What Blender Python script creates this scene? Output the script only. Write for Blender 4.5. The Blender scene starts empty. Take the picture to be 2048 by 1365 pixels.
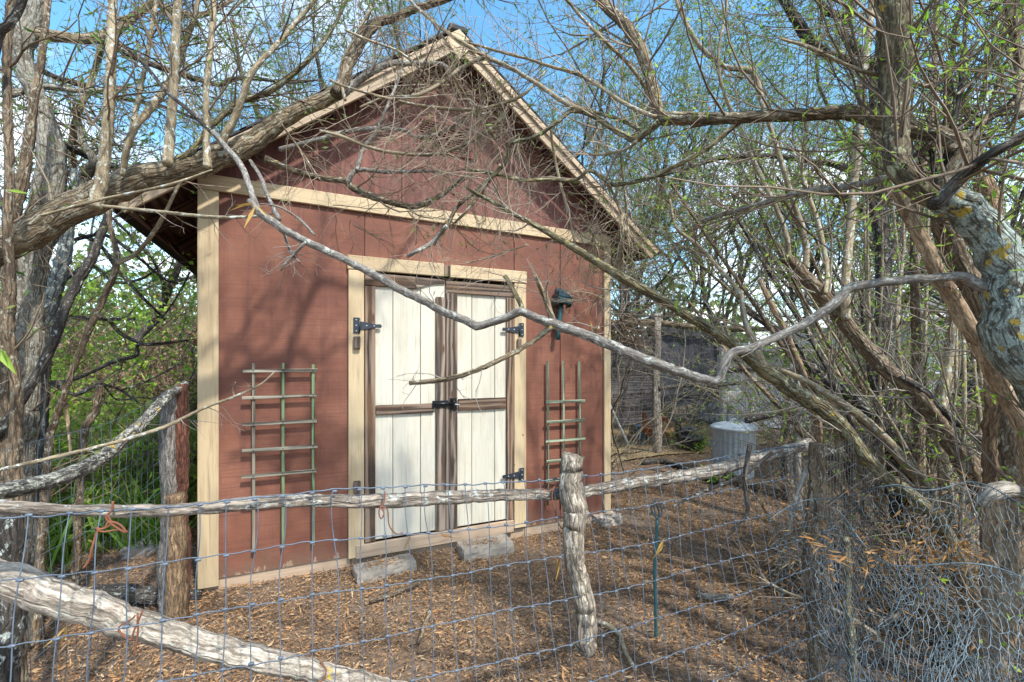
import bpy, math, random
import numpy as np
from mathutils import Vector

RNG = np.random.default_rng(7)
random.seed(7)
SC = bpy.context.scene
COL = SC.collection

# ------------------------------------------------------------------ camera
YAW = math.radians(24.36)
CAMZ = 1.41
cam_d = bpy.data.cameras.new("camera")
cam_d.sensor_width = 36.0
cam_d.lens = 36.0 * 900.0 / 2048.0
cam_d.shift_y = 42.5 / 2048.0
cam_d.clip_start = 0.02
cam_d.clip_end = 2000.0
cam = bpy.data.objects.new("camera", cam_d)
COL.objects.link(cam)
cam.location = (0, 0, CAMZ)
cam.rotation_euler = (math.radians(90), 0, -YAW)
SC.camera = cam

# ------------------------------------------------------------------ light
SUN = Vector((0.27, -1.0, 1.32)).normalized()        # towards the sun
EL = math.asin(SUN.z)
AZ = math.atan2(SUN.x, SUN.y)
wd = bpy.data.worlds.new("World")
SC.world = wd
wd.use_nodes = True
nt = wd.node_tree
nt.nodes.clear()
def wn(t, **kw):
    n = nt.nodes.new(t)
    for k, v in kw.items():
        setattr(n, k, v)
    return n
sky = wn('ShaderNodeTexSky', sky_type='NISHITA', sun_disc=False, sun_elevation=EL, sun_rotation=AZ)
sky.air_density = 1.0; sky.dust_density = 1.2; sky.ozone_density = 1.6
hs = wn('ShaderNodeHueSaturation'); hs.inputs['Saturation'].default_value = 1.22; hs.inputs['Hue'].default_value = 0.483
bg = wn('ShaderNodeBackground'); bg.inputs['Strength'].default_value = 0.15
bgc = wn('ShaderNodeBackground'); bgc.inputs['Strength'].default_value = 1.0
bgc.inputs['Color'].default_value = (0.86, 0.90, 0.95, 1)
tcn = wn('ShaderNodeTexCoord')
sep = wn('ShaderNodeSeparateXYZ')
addz = wn('ShaderNodeMath', operation='ADD'); addz.inputs[1].default_value = 0.22
mxz = wn('ShaderNodeMath', operation='MAXIMUM'); mxz.inputs[1].default_value = 0.05
dx = wn('ShaderNodeMath', operation='DIVIDE'); dy = wn('ShaderNodeMath', operation='DIVIDE')
comb = wn('ShaderNodeCombineXYZ')
cl = wn('ShaderNodeTexNoise'); cl.inputs['Scale'].default_value = 1.55; cl.inputs['Detail'].default_value = 9; cl.inputs['Roughness'].default_value = 0.55
cl.inputs['Distortion'].default_value = 0.25
rmp = wn('ShaderNodeValToRGB'); rmp.color_ramp.elements[0].position = 0.50; rmp.color_ramp.elements[1].position = 0.72
mxs = wn('ShaderNodeMixShader'); out = wn('ShaderNodeOutputWorld')
L = nt.links.new
L(sky.outputs[0], hs.inputs['Color']); L(hs.outputs[0], bg.inputs['Color'])
L(tcn.outputs['Generated'], sep.inputs[0])
L(sep.outputs['Z'], addz.inputs[0]); L(addz.outputs[0], mxz.inputs[0])
L(sep.outputs['X'], dx.inputs[0]); L(mxz.outputs[0], dx.inputs[1])
L(sep.outputs['Y'], dy.inputs[0]); L(mxz.outputs[0], dy.inputs[1])
L(dx.outputs[0], comb.inputs[0]); L(dy.outputs[0], comb.inputs[1])
L(comb.outputs[0], cl.inputs['Vector']); 
hz = wn('ShaderNodeMapRange'); L(sep.outputs['Z'], hz.inputs[0])          # more cloud and haze low down
for k_, v_ in ((1, 0.0), (2, 0.45), (3, 0.13), (4, 0.0)): hz.inputs[k_].default_value = v_
cadd = wn('ShaderNodeMath', operation='ADD'); L(cl.outputs['Fac'], cadd.inputs[0]); L(hz.outputs[0], cadd.inputs[1])
L(cadd.outputs[0], rmp.inputs[0])
L(rmp.outputs[0], mxs.inputs[0]); L(bg.outputs[0], mxs.inputs[1]); L(bgc.outputs[0], mxs.inputs[2])
L(mxs.outputs[0], out.inputs[0])

sd = bpy.data.lights.new("sun", 'SUN')
sd.energy = 2.35
sd.angle = math.radians(1.8)
sd.color = (1.0, 0.955, 0.88)
sun = bpy.data.objects.new("sun", sd)
COL.objects.link(sun)
sun.location = (3, -6, 8)
sun.rotation_euler = (-SUN).to_track_quat('-Z', 'Y').to_euler()

SC.view_settings.view_transform = 'Standard'
SC.view_settings.look = 'None'
SC.view_settings.exposure = 1.42
SC.view_settings.gamma = 1.0
SC.view_settings.use_curve_mapping = False
SC.render.engine = 'CYCLES'
SC.cycles.max_bounces = 6
SC.cycles.transparent_max_bounces = 8
SC.cycles.use_denoising = True

# ------------------------------------------------------------------ geometry of the view (metres; x along the shed front, y into the shed)
CR = np.array([math.cos(YAW), -math.sin(YAW), 0.0])
CF = np.array([math.sin(YAW), math.cos(YAW), 0.0])
CU = np.array([0, 0, 1.0])
CO = np.array([0, 0, CAMZ])
def ray(u, v): return CR * ((u - 1024) / 900.0) + CF + CU * ((725 - v) / 900.0)
def P(u, v, D): return CO + ray(u, v) * D
def PY(u, v, y):
    r = ray(u, v)
    return CO + r * (y / r[1])
def G(u, D):
    p = CO + ray(u, 725) * D
    return np.array([p[0], p[1], 0.0])

# ------------------------------------------------------------------ objects
def tag(o, label=None, cat=None, group=None, kind=None):
    if label: o['label'] = label
    if cat: o['category'] = cat
    if group: o['group'] = group
    if kind: o['kind'] = kind
    return o
def thing(name, label, cat, loc=(0, 0, 0), group=None):
    o = bpy.data.objects.new(name, None)
    o.empty_display_size = 0.1
    o.location = [float(x) for x in loc]
    COL.objects.link(o)
    return tag(o, label, cat, group)
def link(name, me, parent):
    o = bpy.data.objects.new(name, me)
    COL.objects.link(o)
    if parent is not None:
        o.parent = parent
        base = Vector(parent.location)
        pp = parent.parent
        while pp is not None:
            base += Vector(pp.location); pp = pp.parent
        o.location = -base                     # mesh data is in world coordinates
    return o
def mk(name, V, F, mat, parent=None, tc=None, smooth=True, kind=None, rnd=None):
    """V (n,3), F (m,k) array or list of faces"""
    me = bpy.data.meshes.new(name)
    V = np.asarray(V, dtype=np.float32)
    if isinstance(F, np.ndarray):
        m, k = F.shape
        me.vertices.add(len(V)); me.vertices.foreach_set('co', V.ravel())
        me.loops.add(m * k); me.loops.foreach_set('vertex_index', F.astype(np.int32).ravel())
        me.polygons.add(m); me.polygons.foreach_set('loop_start', np.arange(0, m * k, k, dtype=np.int32))
        me.update(calc_edges=True)
    else:
        me.from_pydata([tuple(map(float, p)) for p in V], [], F)
        me.update()
    if smooth:
        me.polygons.foreach_set('use_smooth', np.ones(len(me.polygons), dtype=bool))
    if tc is not None:
        a = me.attributes.new('tc', 'FLOAT_VECTOR', 'POINT')
        a.data.foreach_set('vector', np.asarray(tc, dtype=np.float32).ravel())
    me.materials.append(mat)
    o = link(name, me, parent)
    if kind: o['kind'] = kind
    return o

def nrm(a): return a / np.maximum(np.linalg.norm(a, axis=-1, keepdims=True), 1e-9)
def tubes(Pt, R, k=3, cap=False):
    """Pt (N,Q,3) R (N,Q) -> V, F, TC"""
    N, Q, _ = Pt.shape
    T = nrm(np.gradient(Pt, axis=1))
    d0 = T[:, 0]
    ref = np.where(np.abs(d0[:, 2:3]) < 0.8, np.array([[0, 0, 1.0]]), np.array([[1.0, 0, 0]]))
    n = nrm(np.cross(d0, ref))
    N1 = np.empty_like(Pt)
    for i in range(Q):
        n = nrm(n - (n * T[:, i]).sum(-1, keepdims=True) * T[:, i])
        N1[:, i] = n
    N2 = np.cross(T, N1)
    th = np.arange(k) * 2 * np.pi / k
    c, s = np.cos(th), np.sin(th)
    off = N1[:, :, None, :] * c[None, None, :, None] + N2[:, :, None, :] * s[None, None, :, None]
    if R.ndim == 2: R = R[:, :, None] * np.ones((1, 1, k))
    V = Pt[:, :, None, :] + off * R[..., None]
    seg = np.linalg.norm(np.diff(Pt, axis=1), axis=-1)
    Ln = np.concatenate([np.zeros((N, 1)), np.cumsum(seg, axis=1)], axis=1)
    TC = np.stack([c[None, None, :] * R, s[None, None, :] * R, np.repeat(Ln[:, :, None], k, 2)], -1)
    TC = TC + RNG.uniform(0, 20, (N, 1, 1, 3))
    idx = np.arange(N * Q * k).reshape(N, Q, k)
    a = idx[:, :-1, :]; b = np.roll(a, -1, axis=2); d = idx[:, 1:, :]; e = np.roll(d, -1, axis=2)
    F = np.stack([a, b, e, d], -1).reshape(-1, 4)
    V = V.reshape(-1, 3); TC = TC.reshape(-1, 3)
    return V, F, TC
def cat(parts):
    Vs, Fs, Ts, o = [], [], [], 0
    for V, F, T in parts:
        Vs.append(V); Fs.append(F + o); Ts.append(T); o += len(V)
    return np.concatenate(Vs), np.concatenate(Fs), np.concatenate(Ts)

def smooth_path(pts, rad, sub=4):
    pts = np.asarray(pts, float); rad = np.asarray(rad, float)
    n = len(pts)
    if n < 3 or sub == 1:
        t = np.linspace(0, n - 1, (n - 1) * sub + 1)
        return np.stack([np.interp(t, range(n), pts[:, i]) for i in range(3)], 1), np.interp(t, range(n), rad)
    e = np.vstack([2 * pts[0] - pts[1], pts, 2 * pts[-1] - pts[-2]])
    out = []; ro = []
    for i in range(n - 1):
        p0, p1, p2, p3 = e[i:i + 4]
        for j in range(sub):
            t = j / sub
            out.append(0.5 * ((2 * p1) + (-p0 + p2) * t + (2 * p0 - 5 * p1 + 4 * p2 - p3) * t * t + (-p0 + 3 * p1 - 3 * p2 + p3) * t ** 3))
            ro.append(rad[i] * (1 - t) + rad[i + 1] * t)
    out.append(pts[-1]); ro.append(rad[-1])
    return np.array(out), np.array(ro)

def limb_mesh(name, pts, rad, mat, parent, k=10, rough=0.10, sub=4, seglen=None):
    p, r = smooth_path(pts, rad, sub)
    if r.max() > 0.022: k = max(k, 20)
    # even out the spacing
    d = np.concatenate([[0], np.cumsum(np.linalg.norm(np.diff(p, axis=0), axis=1))])
    step = seglen or max(0.012, min(0.05, float(r.mean()) * 0.6))
    n = int(np.clip(d[-1] / step, 6, 170))
    t = np.linspace(0, d[-1], n)
    p = np.stack([np.interp(t, d, p[:, i]) for i in range(3)], 1); r = np.interp(t, d, r)
    p = p + RNG.normal(0, 1, p.shape) * (r[:, None] * 0.06)
    lump = np.interp(np.arange(n), np.arange(0, n + 8, 8), RNG.normal(0, 1, len(np.arange(0, n + 8, 8))))
    flut = RNG.normal(0, 1, (2 + n // 14, k)); ft = np.linspace(0, len(flut) - 1, n)
    fl = np.stack([np.interp(ft, np.arange(len(flut)), flut[:, j]) for j in range(k)], 1)
    rr = r[:, None] * (1 + rough * (0.40 * lump[:, None] + 0.13 * RNG.normal(0, 1, (n, k)) + 0.75 * fl))
    rr = np.maximum(rr, r[:, None] * 0.5)
    V, F, TC = tubes(p[None], rr[None], k)
    faces = [tuple(f) for f in F.tolist()]
    faces.append(tuple(range(k))[::-1]); faces.append(tuple(range((n - 1) * k, n * k)))
    return mk(name, V, faces, mat, parent, TC)

TR = {}
def tr(name, pts, D, mat, parent, k=9, rough=0.10, key=None, wscale=1.0):
    """traced branch: pts (u, v, width in photo pixels), D depth or (D0, D1)"""
    D0, D1 = (D, D) if not isinstance(D, tuple) else D
    n = len(pts)
    uv = np.array([p[:2] for p in pts], float)
    s = np.concatenate([[0], np.cumsum(np.linalg.norm(np.diff(uv, axis=0), axis=1))]); s /= s[-1]
    w = [p[2] if len(p) > 2 else None for p in pts]
    for i in range(n):
        if w[i] is None: w[i] = w[i - 1] * 0.9
    ds = D0 + (D1 - D0) * s
    ds = ds + 0.02 * np.sin(s * 9 + n) * (ds)      # depth wanders a little
    W = [P(u, v, d) for (u, v), d in zip(uv, ds)]
    R = [max(0.0012, ww * d / 1800.0 * wscale) for ww, d in zip(w, ds)]
    pw, pr = smooth_path(W, R, 3)
    if key: TR.setdefault(key, []).append((pw, pr))
    return limb_mesh(name, W, R, mat, parent, k, rough)

# chamfered board: centre, three half-axes
_CB = None
def board(name, c, ax, ay, az, mat, parent=None, bev=0.004, kind=None):
    c = np.asarray(c, float); A = [np.asarray(x, float) for x in (ax, ay, az)]
    h = [np.linalg.norm(x) for x in A]
    bev = min(bev, min(h) * 0.45)
    V = []; ix = {}
    for sx in (-1, 1):
        for sy in (-1, 1):
            for sz in (-1, 1):
                s = (sx, sy, sz)
                for a in range(3):
                    f = [1 if i == a else 1 - bev / h[i] for i in range(3)]
                    ix[(s, a)] = len(V)
                    V.append(c + sum(A[i] * s[i] * f[i] for i in range(3)))
    F = []
    for a in range(3):
        b, d = [i for i in range(3) if i != a]
        for sg in (-1, 1):
            q = []
            for (p, r) in ((-1, -1), (1, -1), (1, 1), (-1, 1)):
                s = [0, 0, 0]; s[a] = sg; s[b] = p; s[d] = r
                q.append(ix[(tuple(s), a)])
            F.append(q)
    for e in range(3):
        a, b = [i for i in range(3) if i != e]
        for sa in (-1, 1):
            for sb in (-1, 1):
                s0 = [0, 0, 0]; s0[a] = sa; s0[b] = sb; s0[e] = -1
                s1 = list(s0); s1[e] = 1
                F.append([ix[(tuple(s0), a)], ix[(tuple(s1), a)], ix[(tuple(s1), b)], ix[(tuple(s0), b)]])
    for sx in (-1, 1):
        for sy in (-1, 1):
            for sz in (-1, 1):
                F.append([ix[((sx, sy, sz), a)] for a in range(3)])
    V = np.array(V)
    for f in F:
        p = V[f]
        nn = np.cross(p[1] - p[0], p[2] - p[0])
        if np.dot(nn, p.mean(0) - c) < 0: f.reverse()
    o = np.argsort(h)
    loc = np.stack([(V - c) @ (A[i] / h[i]) for i in o], 1)
    tc = loc + RNG.uniform(0, 30, 3)
    return mk(name, V, F, mat, parent, tc, smooth=False, kind=kind)
def bx(name, lo, hi, mat, parent=None, bev=0.004, tilt=0.0):
    lo = np.array(lo, float); hi = np.array(hi, float)
    c = (lo + hi) / 2; h = (hi - lo) / 2
    ct, st = math.cos(tilt), math.sin(tilt)      # a little roll in the x-z plane
    return board(name, c, np.array([ct, 0, st]) * h[0], np.array([0, 1.0, 0]) * h[1], np.array([-st, 0, ct]) * h[2], mat, parent, bev)
def rod(name, pts, r, mat, parent, k=8, sub=3, cap=True, kind=None):
    r = np.full(len(pts), r) if np.isscalar(r) else np.asarray(r, float)
    p, rr = smooth_path(pts, r, sub)
    V, F, TC = tubes(p[None], rr[None], k)
    faces = [tuple(f) for f in F.tolist()]
    if cap:
        faces.append(tuple(range(k))[::-1]); faces.append(tuple(range((len(p) - 1) * k, len(p) * k)))
    return mk(name, V, faces, mat, parent, TC, kind=kind)

# growth of many twigs at once
def resample(path, rad, Q=24):
    d = np.concatenate([[0], np.cumsum(np.linalg.norm(np.diff(path, axis=0), axis=1))])
    t = np.linspace(0, d[-1], Q)
    return np.stack([np.interp(t, d, path[:, i]) for i in range(3)], 1), np.interp(t, d, rad)
def grow(paths, rads, n, L, ang=(35, 70), up=0.0, wig=0.12, Q=6, tmin=0.15, tmax=1.0, rs=0.6, rmin=0.001, rmax=9, taper=0.35, fwd=None):
    N, M, _ = paths.shape
    i = np.repeat(np.arange(N), n); K = len(i)
    t = RNG.uniform(tmin, tmax, K) * (M - 1)
    a = np.minimum(t.astype(int), M - 2); f = (t - a)[:, None]
    p = paths[i, a] * (1 - f) + paths[i, a + 1] * f
    tan = nrm(paths[i, a + 1] - paths[i, a])
    rp = rads[i, a]
    rnd = nrm(np.cross(tan, RNG.normal(0, 1, (K, 3))))
    an = np.radians(RNG.uniform(ang[0], ang[1], K))[:, None]
    d = tan * np.cos(an) + rnd * np.sin(an)
    if fwd is not None: d = nrm(d + np.asarray(fwd))
    ln = RNG.uniform(L[0], L[1], K) * (1.15 - 0.5 * t / (M - 1))
    st = (ln / (Q - 1))[:, None]
    out = np.empty((K, Q, 3)); out[:, 0] = p
    for q in range(1, Q):
        d = nrm(d + RNG.normal(0, wig, (K, 3)) + np.array([0, 0, up / (Q - 1)]))
        out[:, q] = out[:, q - 1] + d * st
    r0 = np.clip(np.minimum(rp * rs, ln * 0.02 + 0.0008), rmin, rmax)
    R = r0[:, None] * np.linspace(1, taper, Q)[None]
    return out, np.maximum(R, rmin * 0.6)
def leafset(paths, n, ln, wd, droop=0.2, tmin=0.15, spread=0.9, keep=1.0):
    """narrow leaf blades folded along the midrib: V, F (tri)"""
    N, M, _ = paths.shape
    i = np.repeat(np.arange(N), n)
    if keep < 1: i = i[RNG.random(len(i)) < keep]
    K = len(i)
    t = RNG.uniform(tmin, 1.0, K) * (M - 1)
    a = np.minimum(t.astype(int), M - 2); f = (t - a)[:, None]
    p = paths[i, a] * (1 - f) + paths[i, a + 1] * f
    tan = nrm(paths[i, a + 1] - paths[i, a])
    d = nrm(tan + RNG.normal(0, spread, (K, 3)) + np.array([0, 0, -droop]))
    return blades(p, d, RNG.uniform(*ln, K), RNG.uniform(*wd, K))
def blades(p, d, l, w, curl=0.25):
    K = len(p)
    s = nrm(np.cross(d, RNG.normal(0, 1, (K, 3))))
    nn = np.cross(s, d)
    l = l[:, None]; w = w[:, None]
    cu = RNG.uniform(-curl, curl, (K, 1)) * l
    v0 = p; v1 = p + d * l * 0.42 + s * w + nn * w * 0.5; v2 = p + d * l + nn * cu; v3 = p + d * l * 0.42 - s * w + nn * w * 0.5
    V = np.stack([v0, v1, v2, v3], 1).reshape(-1, 3)
    b = np.arange(K) * 4
    F = np.stack([b, b + 1, b + 2, b, b + 2, b + 3], 1).reshape(-1, 3)
    return V, F
# ------------------------------------------------------------------ materials
class NB:
    def __init__(s, name):
        s.m = bpy.data.materials.new(name); s.m.use_nodes = True
        s.t = s.m.node_tree; s.t.nodes.clear()
        s.out = s.n('ShaderNodeOutputMaterial')
        s.b = s.n('ShaderNodeBsdfPrincipled')
        s.t.links.new(s.b.outputs[0], s.out.inputs['Surface'])
    def n(s, t, **kw):
        x = s.t.nodes.new(t)
        for k, v in kw.items(): setattr(x, k, v)
        return x
    def l(s, a, b): s.t.links.new(a, b)
    def set(s, **kw):
        for k, v in kw.items():
            s.b.inputs[k.replace('_', ' ')].default_value = v
    def tc(s, scale=(1, 1, 1), obj=False):
        if obj:
            c = s.n('ShaderNodeTexCoord').outputs['Object']
        else:
            c = s.n('ShaderNodeAttribute', attribute_name='tc').outputs['Vector']
        m = s.n('ShaderNodeMapping'); m.inputs['Scale'].default_value = scale
        s.l(c, m.inputs['Vector']); return m.outputs[0]
    def noise(s, vec, scale, detail=4, rough=0.6, dist=0.0):
        x = s.n('ShaderNodeTexNoise')
        x.inputs['Scale'].default_value = scale; x.inputs['Detail'].default_value = detail
        x.inputs['Roughness'].default_value = rough; x.inputs['Distortion'].default_value = dist
        s.l(vec, x.inputs['Vector']); return x.outputs['Fac']
    def ramp(s, fac, stops, interp='LINEAR'):
        x = s.n('ShaderNodeValToRGB'); cr = x.color_ramp; cr.interpolation = interp
        while len(cr.elements) < len(stops): cr.elements.new(0.5)
        for e, (p, c) in zip(cr.elements, stops):
            e.position = p
            e.color = (c, c, c, 1) if np.isscalar(c) else (*c, 1)
        s.l(fac, x.inputs[0]); return x.outputs[0]
    def mix(s, fac, a, b, mode='MIX'):
        x = s.n('ShaderNodeMixRGB', blend_type=mode)
        for i, v in ((0, fac), (1, a), (2, b)):
            if hasattr(v, 'is_linked'): s.l(v, x.inputs[i])
            elif i == 0: x.inputs[0].default_value = v
            else: x.inputs[i].default_value = (*v, 1)
        return x.outputs[0]
    def math(s, op, a, b=0.5):
        x = s.n('ShaderNodeMath', operation=op)
        for i, v in ((0, a), (1, b)):
            if hasattr(v, 'is_linked'): s.l(v, x.inputs[i])
            else: x.inputs[i].default_value = v
        return x.outputs[0]
    def bump(s, h, strength=0.4, dist=0.004):
        x = s.n('ShaderNodeBump'); x.inputs['Strength'].default_value = strength; x.inputs['Distance'].default_value = dist
        s.l(h, x.inputs['Height']); s.l(x.outputs[0], s.b.inputs['Normal'])
    def color(s, c): s.l(c, s.b.inputs['Base Color'])
    def objrand(s, c, amt=0.25):
        r = s.n('ShaderNodeObjectInfo').outputs['Random']
        v = s.math('ADD', s.math('MULTIPLY', r, 2 * amt), 1 - amt)
        x = s.n('ShaderNodeHueSaturation'); s.l(c, x.inputs['Color']); s.l(v, x.inputs['Value'])
        return x.outputs[0]

def bark(name, dark, light, lichen=0.0, lcol=(0.42, 0.46, 0.42), yellow=0.0, fiss=1.0, fine=1.0):
    b = NB(name)
    v = b.tc((62 * fine, 62 * fine, 9 * fine))
    f1 = b.noise(v, 1.0, 8, 0.72, 1.1)
    f2 = b.noise(b.tc((210, 210, 80)), 1.0, 4, 0.7)
    vo = b.n('ShaderNodeTexVoronoi', feature='DISTANCE_TO_EDGE'); vo.inputs['Scale'].default_value = 1.0
    wob = b.mix(0.22, b.tc((44 * fine, 44 * fine, 8 * fine)), b.n('ShaderNodeTexNoise').outputs['Color'], 'ADD')
    b.l(wob, vo.inputs['Vector'])
    crack = b.ramp(vo.outputs['Distance'], [(0.0, 0.0), (0.14, 1.0)])
    h = b.math('ADD', b.math('MULTIPLY', f1, 0.65), b.math('MULTIPLY', f2, 0.35))
    mid = tuple((a + c) / 2 for a, c in zip(dark, light))
    hi = tuple(min(0.8, x * 1.25) for x in light)
    c = b.ramp(h, [(0.38, tuple(x * 0.45 for x in dark)), (0.46, dark), (0.52, mid), (0.58, light), (0.68, hi)])
    c = b.mix(b.math('MULTIPLY', b.math('SUBTRACT', 1.0, crack), min(1.0, 0.6 * fiss)), c, tuple(x * 0.55 for x in dark))
    big = b.noise(b.tc((7, 7, 5)), 1.0, 4)
    c = b.mix(b.ramp(big, [(0.4, 0.0), (0.65, 0.5)]), c, mid, 'MULTIPLY') if fiss > 0.6 else c
    if lichen > 0:
        lf = b.noise(b.tc((46, 46, 32)), 1.0, 8, 0.75, 0.4)
        m = b.ramp(lf, [(0.58 - 0.14 * lichen, 0.0), (0.62 - 0.14 * lichen, 0.9)])
        lc = b.ramp(f2, [(0.36, tuple(x * 0.35 for x in lcol)), (0.5, lcol), (0.62, tuple(min(0.8, x * 1.35) for x in lcol))])
        c = b.mix(m, c, lc)
    if yellow > 0:
        yf = b.noise(b.tc((19, 19, 17)), 1.0, 6, 0.65)
        m = b.ramp(yf, [(0.67 - 0.10 * yellow, 0.0), (0.69 - 0.10 * yellow, 1.0)])
        c = b.mix(m, c, b.mix(f2, (0.55, 0.36, 0.03), (0.30, 0.25, 0.06)))
    c = b.objrand(c, 0.14)
    b.color(c); b.set(Roughness=0.92)
    b.bump(b.math('ADD', h, b.math('MULTIPLY', crack, 0.5 * min(1.0, fiss))), 0.9 * fiss, 0.014)
    return b.m

M = {}
M['bark_limb'] = bark('bark_limb', (0.125, 0.092, 0.052), (0.37, 0.29, 0.18), lichen=0.25, lcol=(0.38, 0.37, 0.28), yellow=0.25)
M['bark_grey'] = bark('bark_grey', (0.12, 0.105, 0.088), (0.27, 0.245, 0.21), lichen=0.3, lcol=(0.36, 0.37, 0.33), fiss=0.42, fine=1.5)
M['bark_old'] = bark('bark_old', (0.16, 0.14, 0.105), (0.36, 0.325, 0.26), lichen=0.4, lcol=(0.33, 0.34, 0.29), fiss=0.9)
M['bark_post'] = bark('bark_post', (0.12, 0.105, 0.09), (0.36, 0.33, 0.29), fiss=0.8)
M['bark_mossy'] = bark('bark_mossy', (0.115, 0.095, 0.05), (0.33, 0.275, 0.145), lichen=0.3, lcol=(0.34, 0.36, 0.24), yellow=0.3)
M['bark_brown'] = bark('bark_brown', (0.115, 0.080, 0.048), (0.32, 0.235, 0.145), lichen=0.18, lcol=(0.36, 0.35, 0.27))
M['bark_olive'] = bark('bark_olive', (0.09, 0.07, 0.038), (0.27, 0.215, 0.125), lichen=0.3, lcol=(0.30, 0.29, 0.17), yellow=0.2)
M['bark_dark'] = bark('bark_dark', (0.04, 0.034, 0.029), (0.14, 0.118, 0.095), lichen=0.1)
M['bark_blue'] = bark('bark_blue', (0.07, 0.088, 0.095), (0.21, 0.25, 0.255), lichen=0.3)
M['bark_tan'] = bark('bark_tan', (0.20, 0.13, 0.075), (0.46, 0.35, 0.225), lichen=0.0, fiss=0.5)
M['bark_shoot'] = bark('bark_shoot', (0.17, 0.132, 0.078), (0.34, 0.28, 0.175), lichen=0.2, fiss=0.35, fine=0.6)
M['bark_lichen'] = bark('bark_lichen', (0.10, 0.095, 0.07), (0.30, 0.30, 0.24), lichen=0.75, lcol=(0.34, 0.41, 0.37), yellow=0.8)
M['wood_pale'] = bark('wood_pale', (0.24, 0.20, 0.155), (0.60, 0.54, 0.45), lichen=0.12, lcol=(0.3, 0.3, 0.25), yellow=0.2, fiss=0.8)
M['wood_rail'] = bark('wood_rail', (0.17, 0.14, 0.11), (0.47, 0.40, 0.32), lichen=0.2, fiss=0.9)
M['wood_orange'] = bark('wood_orange', (0.15, 0.095, 0.055), (0.46, 0.32, 0.18), fiss=0.8)
M['wood_redpost'] = bark('wood_redpost', (0.10, 0.035, 0.02), (0.30, 0.12, 0.07), fiss=0.9)
M['bark_oldrail'] = bark('bark_oldrail', (0.06, 0.055, 0.05), (0.34, 0.33, 0.29), lichen=0.45, lcol=(0.45, 0.46, 0.38), yellow=0.45, fiss=1.0)
M['wood_log'] = bark('wood_log', (0.15, 0.125, 0.095), (0.40, 0.345, 0.265), lichen=0.3, lcol=(0.48, 0.42, 0.33), fiss=0.75, fine=1.4)
M['wood_cut'] = bark('wood_cut', (0.17, 0.145, 0.11), (0.40, 0.34, 0.26), fiss=0.5)

def twigmat(name, c1, c2):
    b = NB(name)
    f = b.noise(b.tc((3, 3, 3)), 1.0, 3)
    b.color(b.ramp(f, [(0.3, c1), (0.7, c2)])); b.set(Roughness=0.85)
    return b.m
M['twig_tan'] = twigmat('twig_tan', (0.20, 0.15, 0.10), (0.42, 0.34, 0.25))
M['twig_brown'] = twigmat('twig_brown', (0.09, 0.062, 0.04), (0.22, 0.165, 0.11))
M['twig_dark'] = twigmat('twig_dark', (0.05, 0.042, 0.033), (0.14, 0.118, 0.095))
M['twig_grey'] = twigmat('twig_grey', (0.13, 0.11, 0.09), (0.29, 0.255, 0.21))

def leafmat(name, cols, transl=0.35, rough=0.55):
    b = NB(name)
    r = b.n('ShaderNodeNewGeometry').outputs['Random Per Island']
    k = len(cols)
    c = b.ramp(r, [(i / max(1, k - 1), cc) for i, cc in enumerate(cols)])
    b.color(c); b.set(Roughness=rough)
    if transl:
        tr_ = b.n('ShaderNodeBsdfTranslucent'); b.l(c, tr_.inputs['Color'])
        mx = b.n('ShaderNodeMixShader'); mx.inputs[0].default_value = transl
        b.l(b.b.outputs[0], mx.inputs[1]); b.l(tr_.outputs[0], mx.inputs[2]); b.l(mx.outputs[0], b.out.inputs['Surface'])
    return b.m
M['leaf_willow'] = leafmat('leaf_willow', [(0.07, 0.15, 0.022), (0.12, 0.23, 0.04), (0.19, 0.30, 0.06), (0.15, 0.20, 0.06), (0.25, 0.27, 0.07)], 0.5)
M['leaf_bright'] = leafmat('leaf_bright', [(0.13, 0.30, 0.025), (0.24, 0.44, 0.035), (0.36, 0.53, 0.07), (0.44, 0.53, 0.09)], 0.55)
M['leaf_deep'] = leafmat('leaf_deep', [(0.02, 0.055, 0.012), (0.045, 0.10, 0.02), (0.08, 0.14, 0.035), (0.10, 0.13, 0.04)], 0.3)
M['leaf_bamboo'] = leafmat('leaf_bamboo', [(0.10, 0.24, 0.02), (0.20, 0.38, 0.04), (0.34, 0.46, 0.08), (0.46, 0.46, 0.16)], 0.5)
M['leaf_dry'] = leafmat('leaf_dry', [(0.20, 0.10, 0.03), (0.38, 0.19, 0.05), (0.30, 0.17, 0.08), (0.46, 0.28, 0.10)], 0.3)
M['leaf_brown'] = leafmat('leaf_brown', [(0.13, 0.075, 0.04), (0.22, 0.13, 0.075), (0.30, 0.20, 0.12), (0.20, 0.10, 0.07)], 0.25)
M['leaf_yellow'] = leafmat('leaf_yellow', [(0.50, 0.31, 0.06), (0.58, 0.38, 0.12)], 0.3)
M['grass'] = leafmat('grass', [(0.06, 0.17, 0.015), (0.12, 0.28, 0.03), (0.20, 0.34, 0.05), (0.34, 0.34, 0.10)], 0.4)
M['litter'] = leafmat('litter', [(0.06, 0.042, 0.03), (0.17, 0.105, 0.058), (0.33, 0.18, 0.075), (0.42, 0.26, 0.12), (0.20, 0.13, 0.085), (0.43, 0.32, 0.20), (0.38, 0.185, 0.06), (0.13, 0.09, 0.065)], 0.0, 0.85)
M['straw'] = leafmat('straw', [(0.33, 0.25, 0.12), (0.45, 0.35, 0.18), (0.25, 0.18, 0.09)], 0.0, 0.85)

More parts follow.
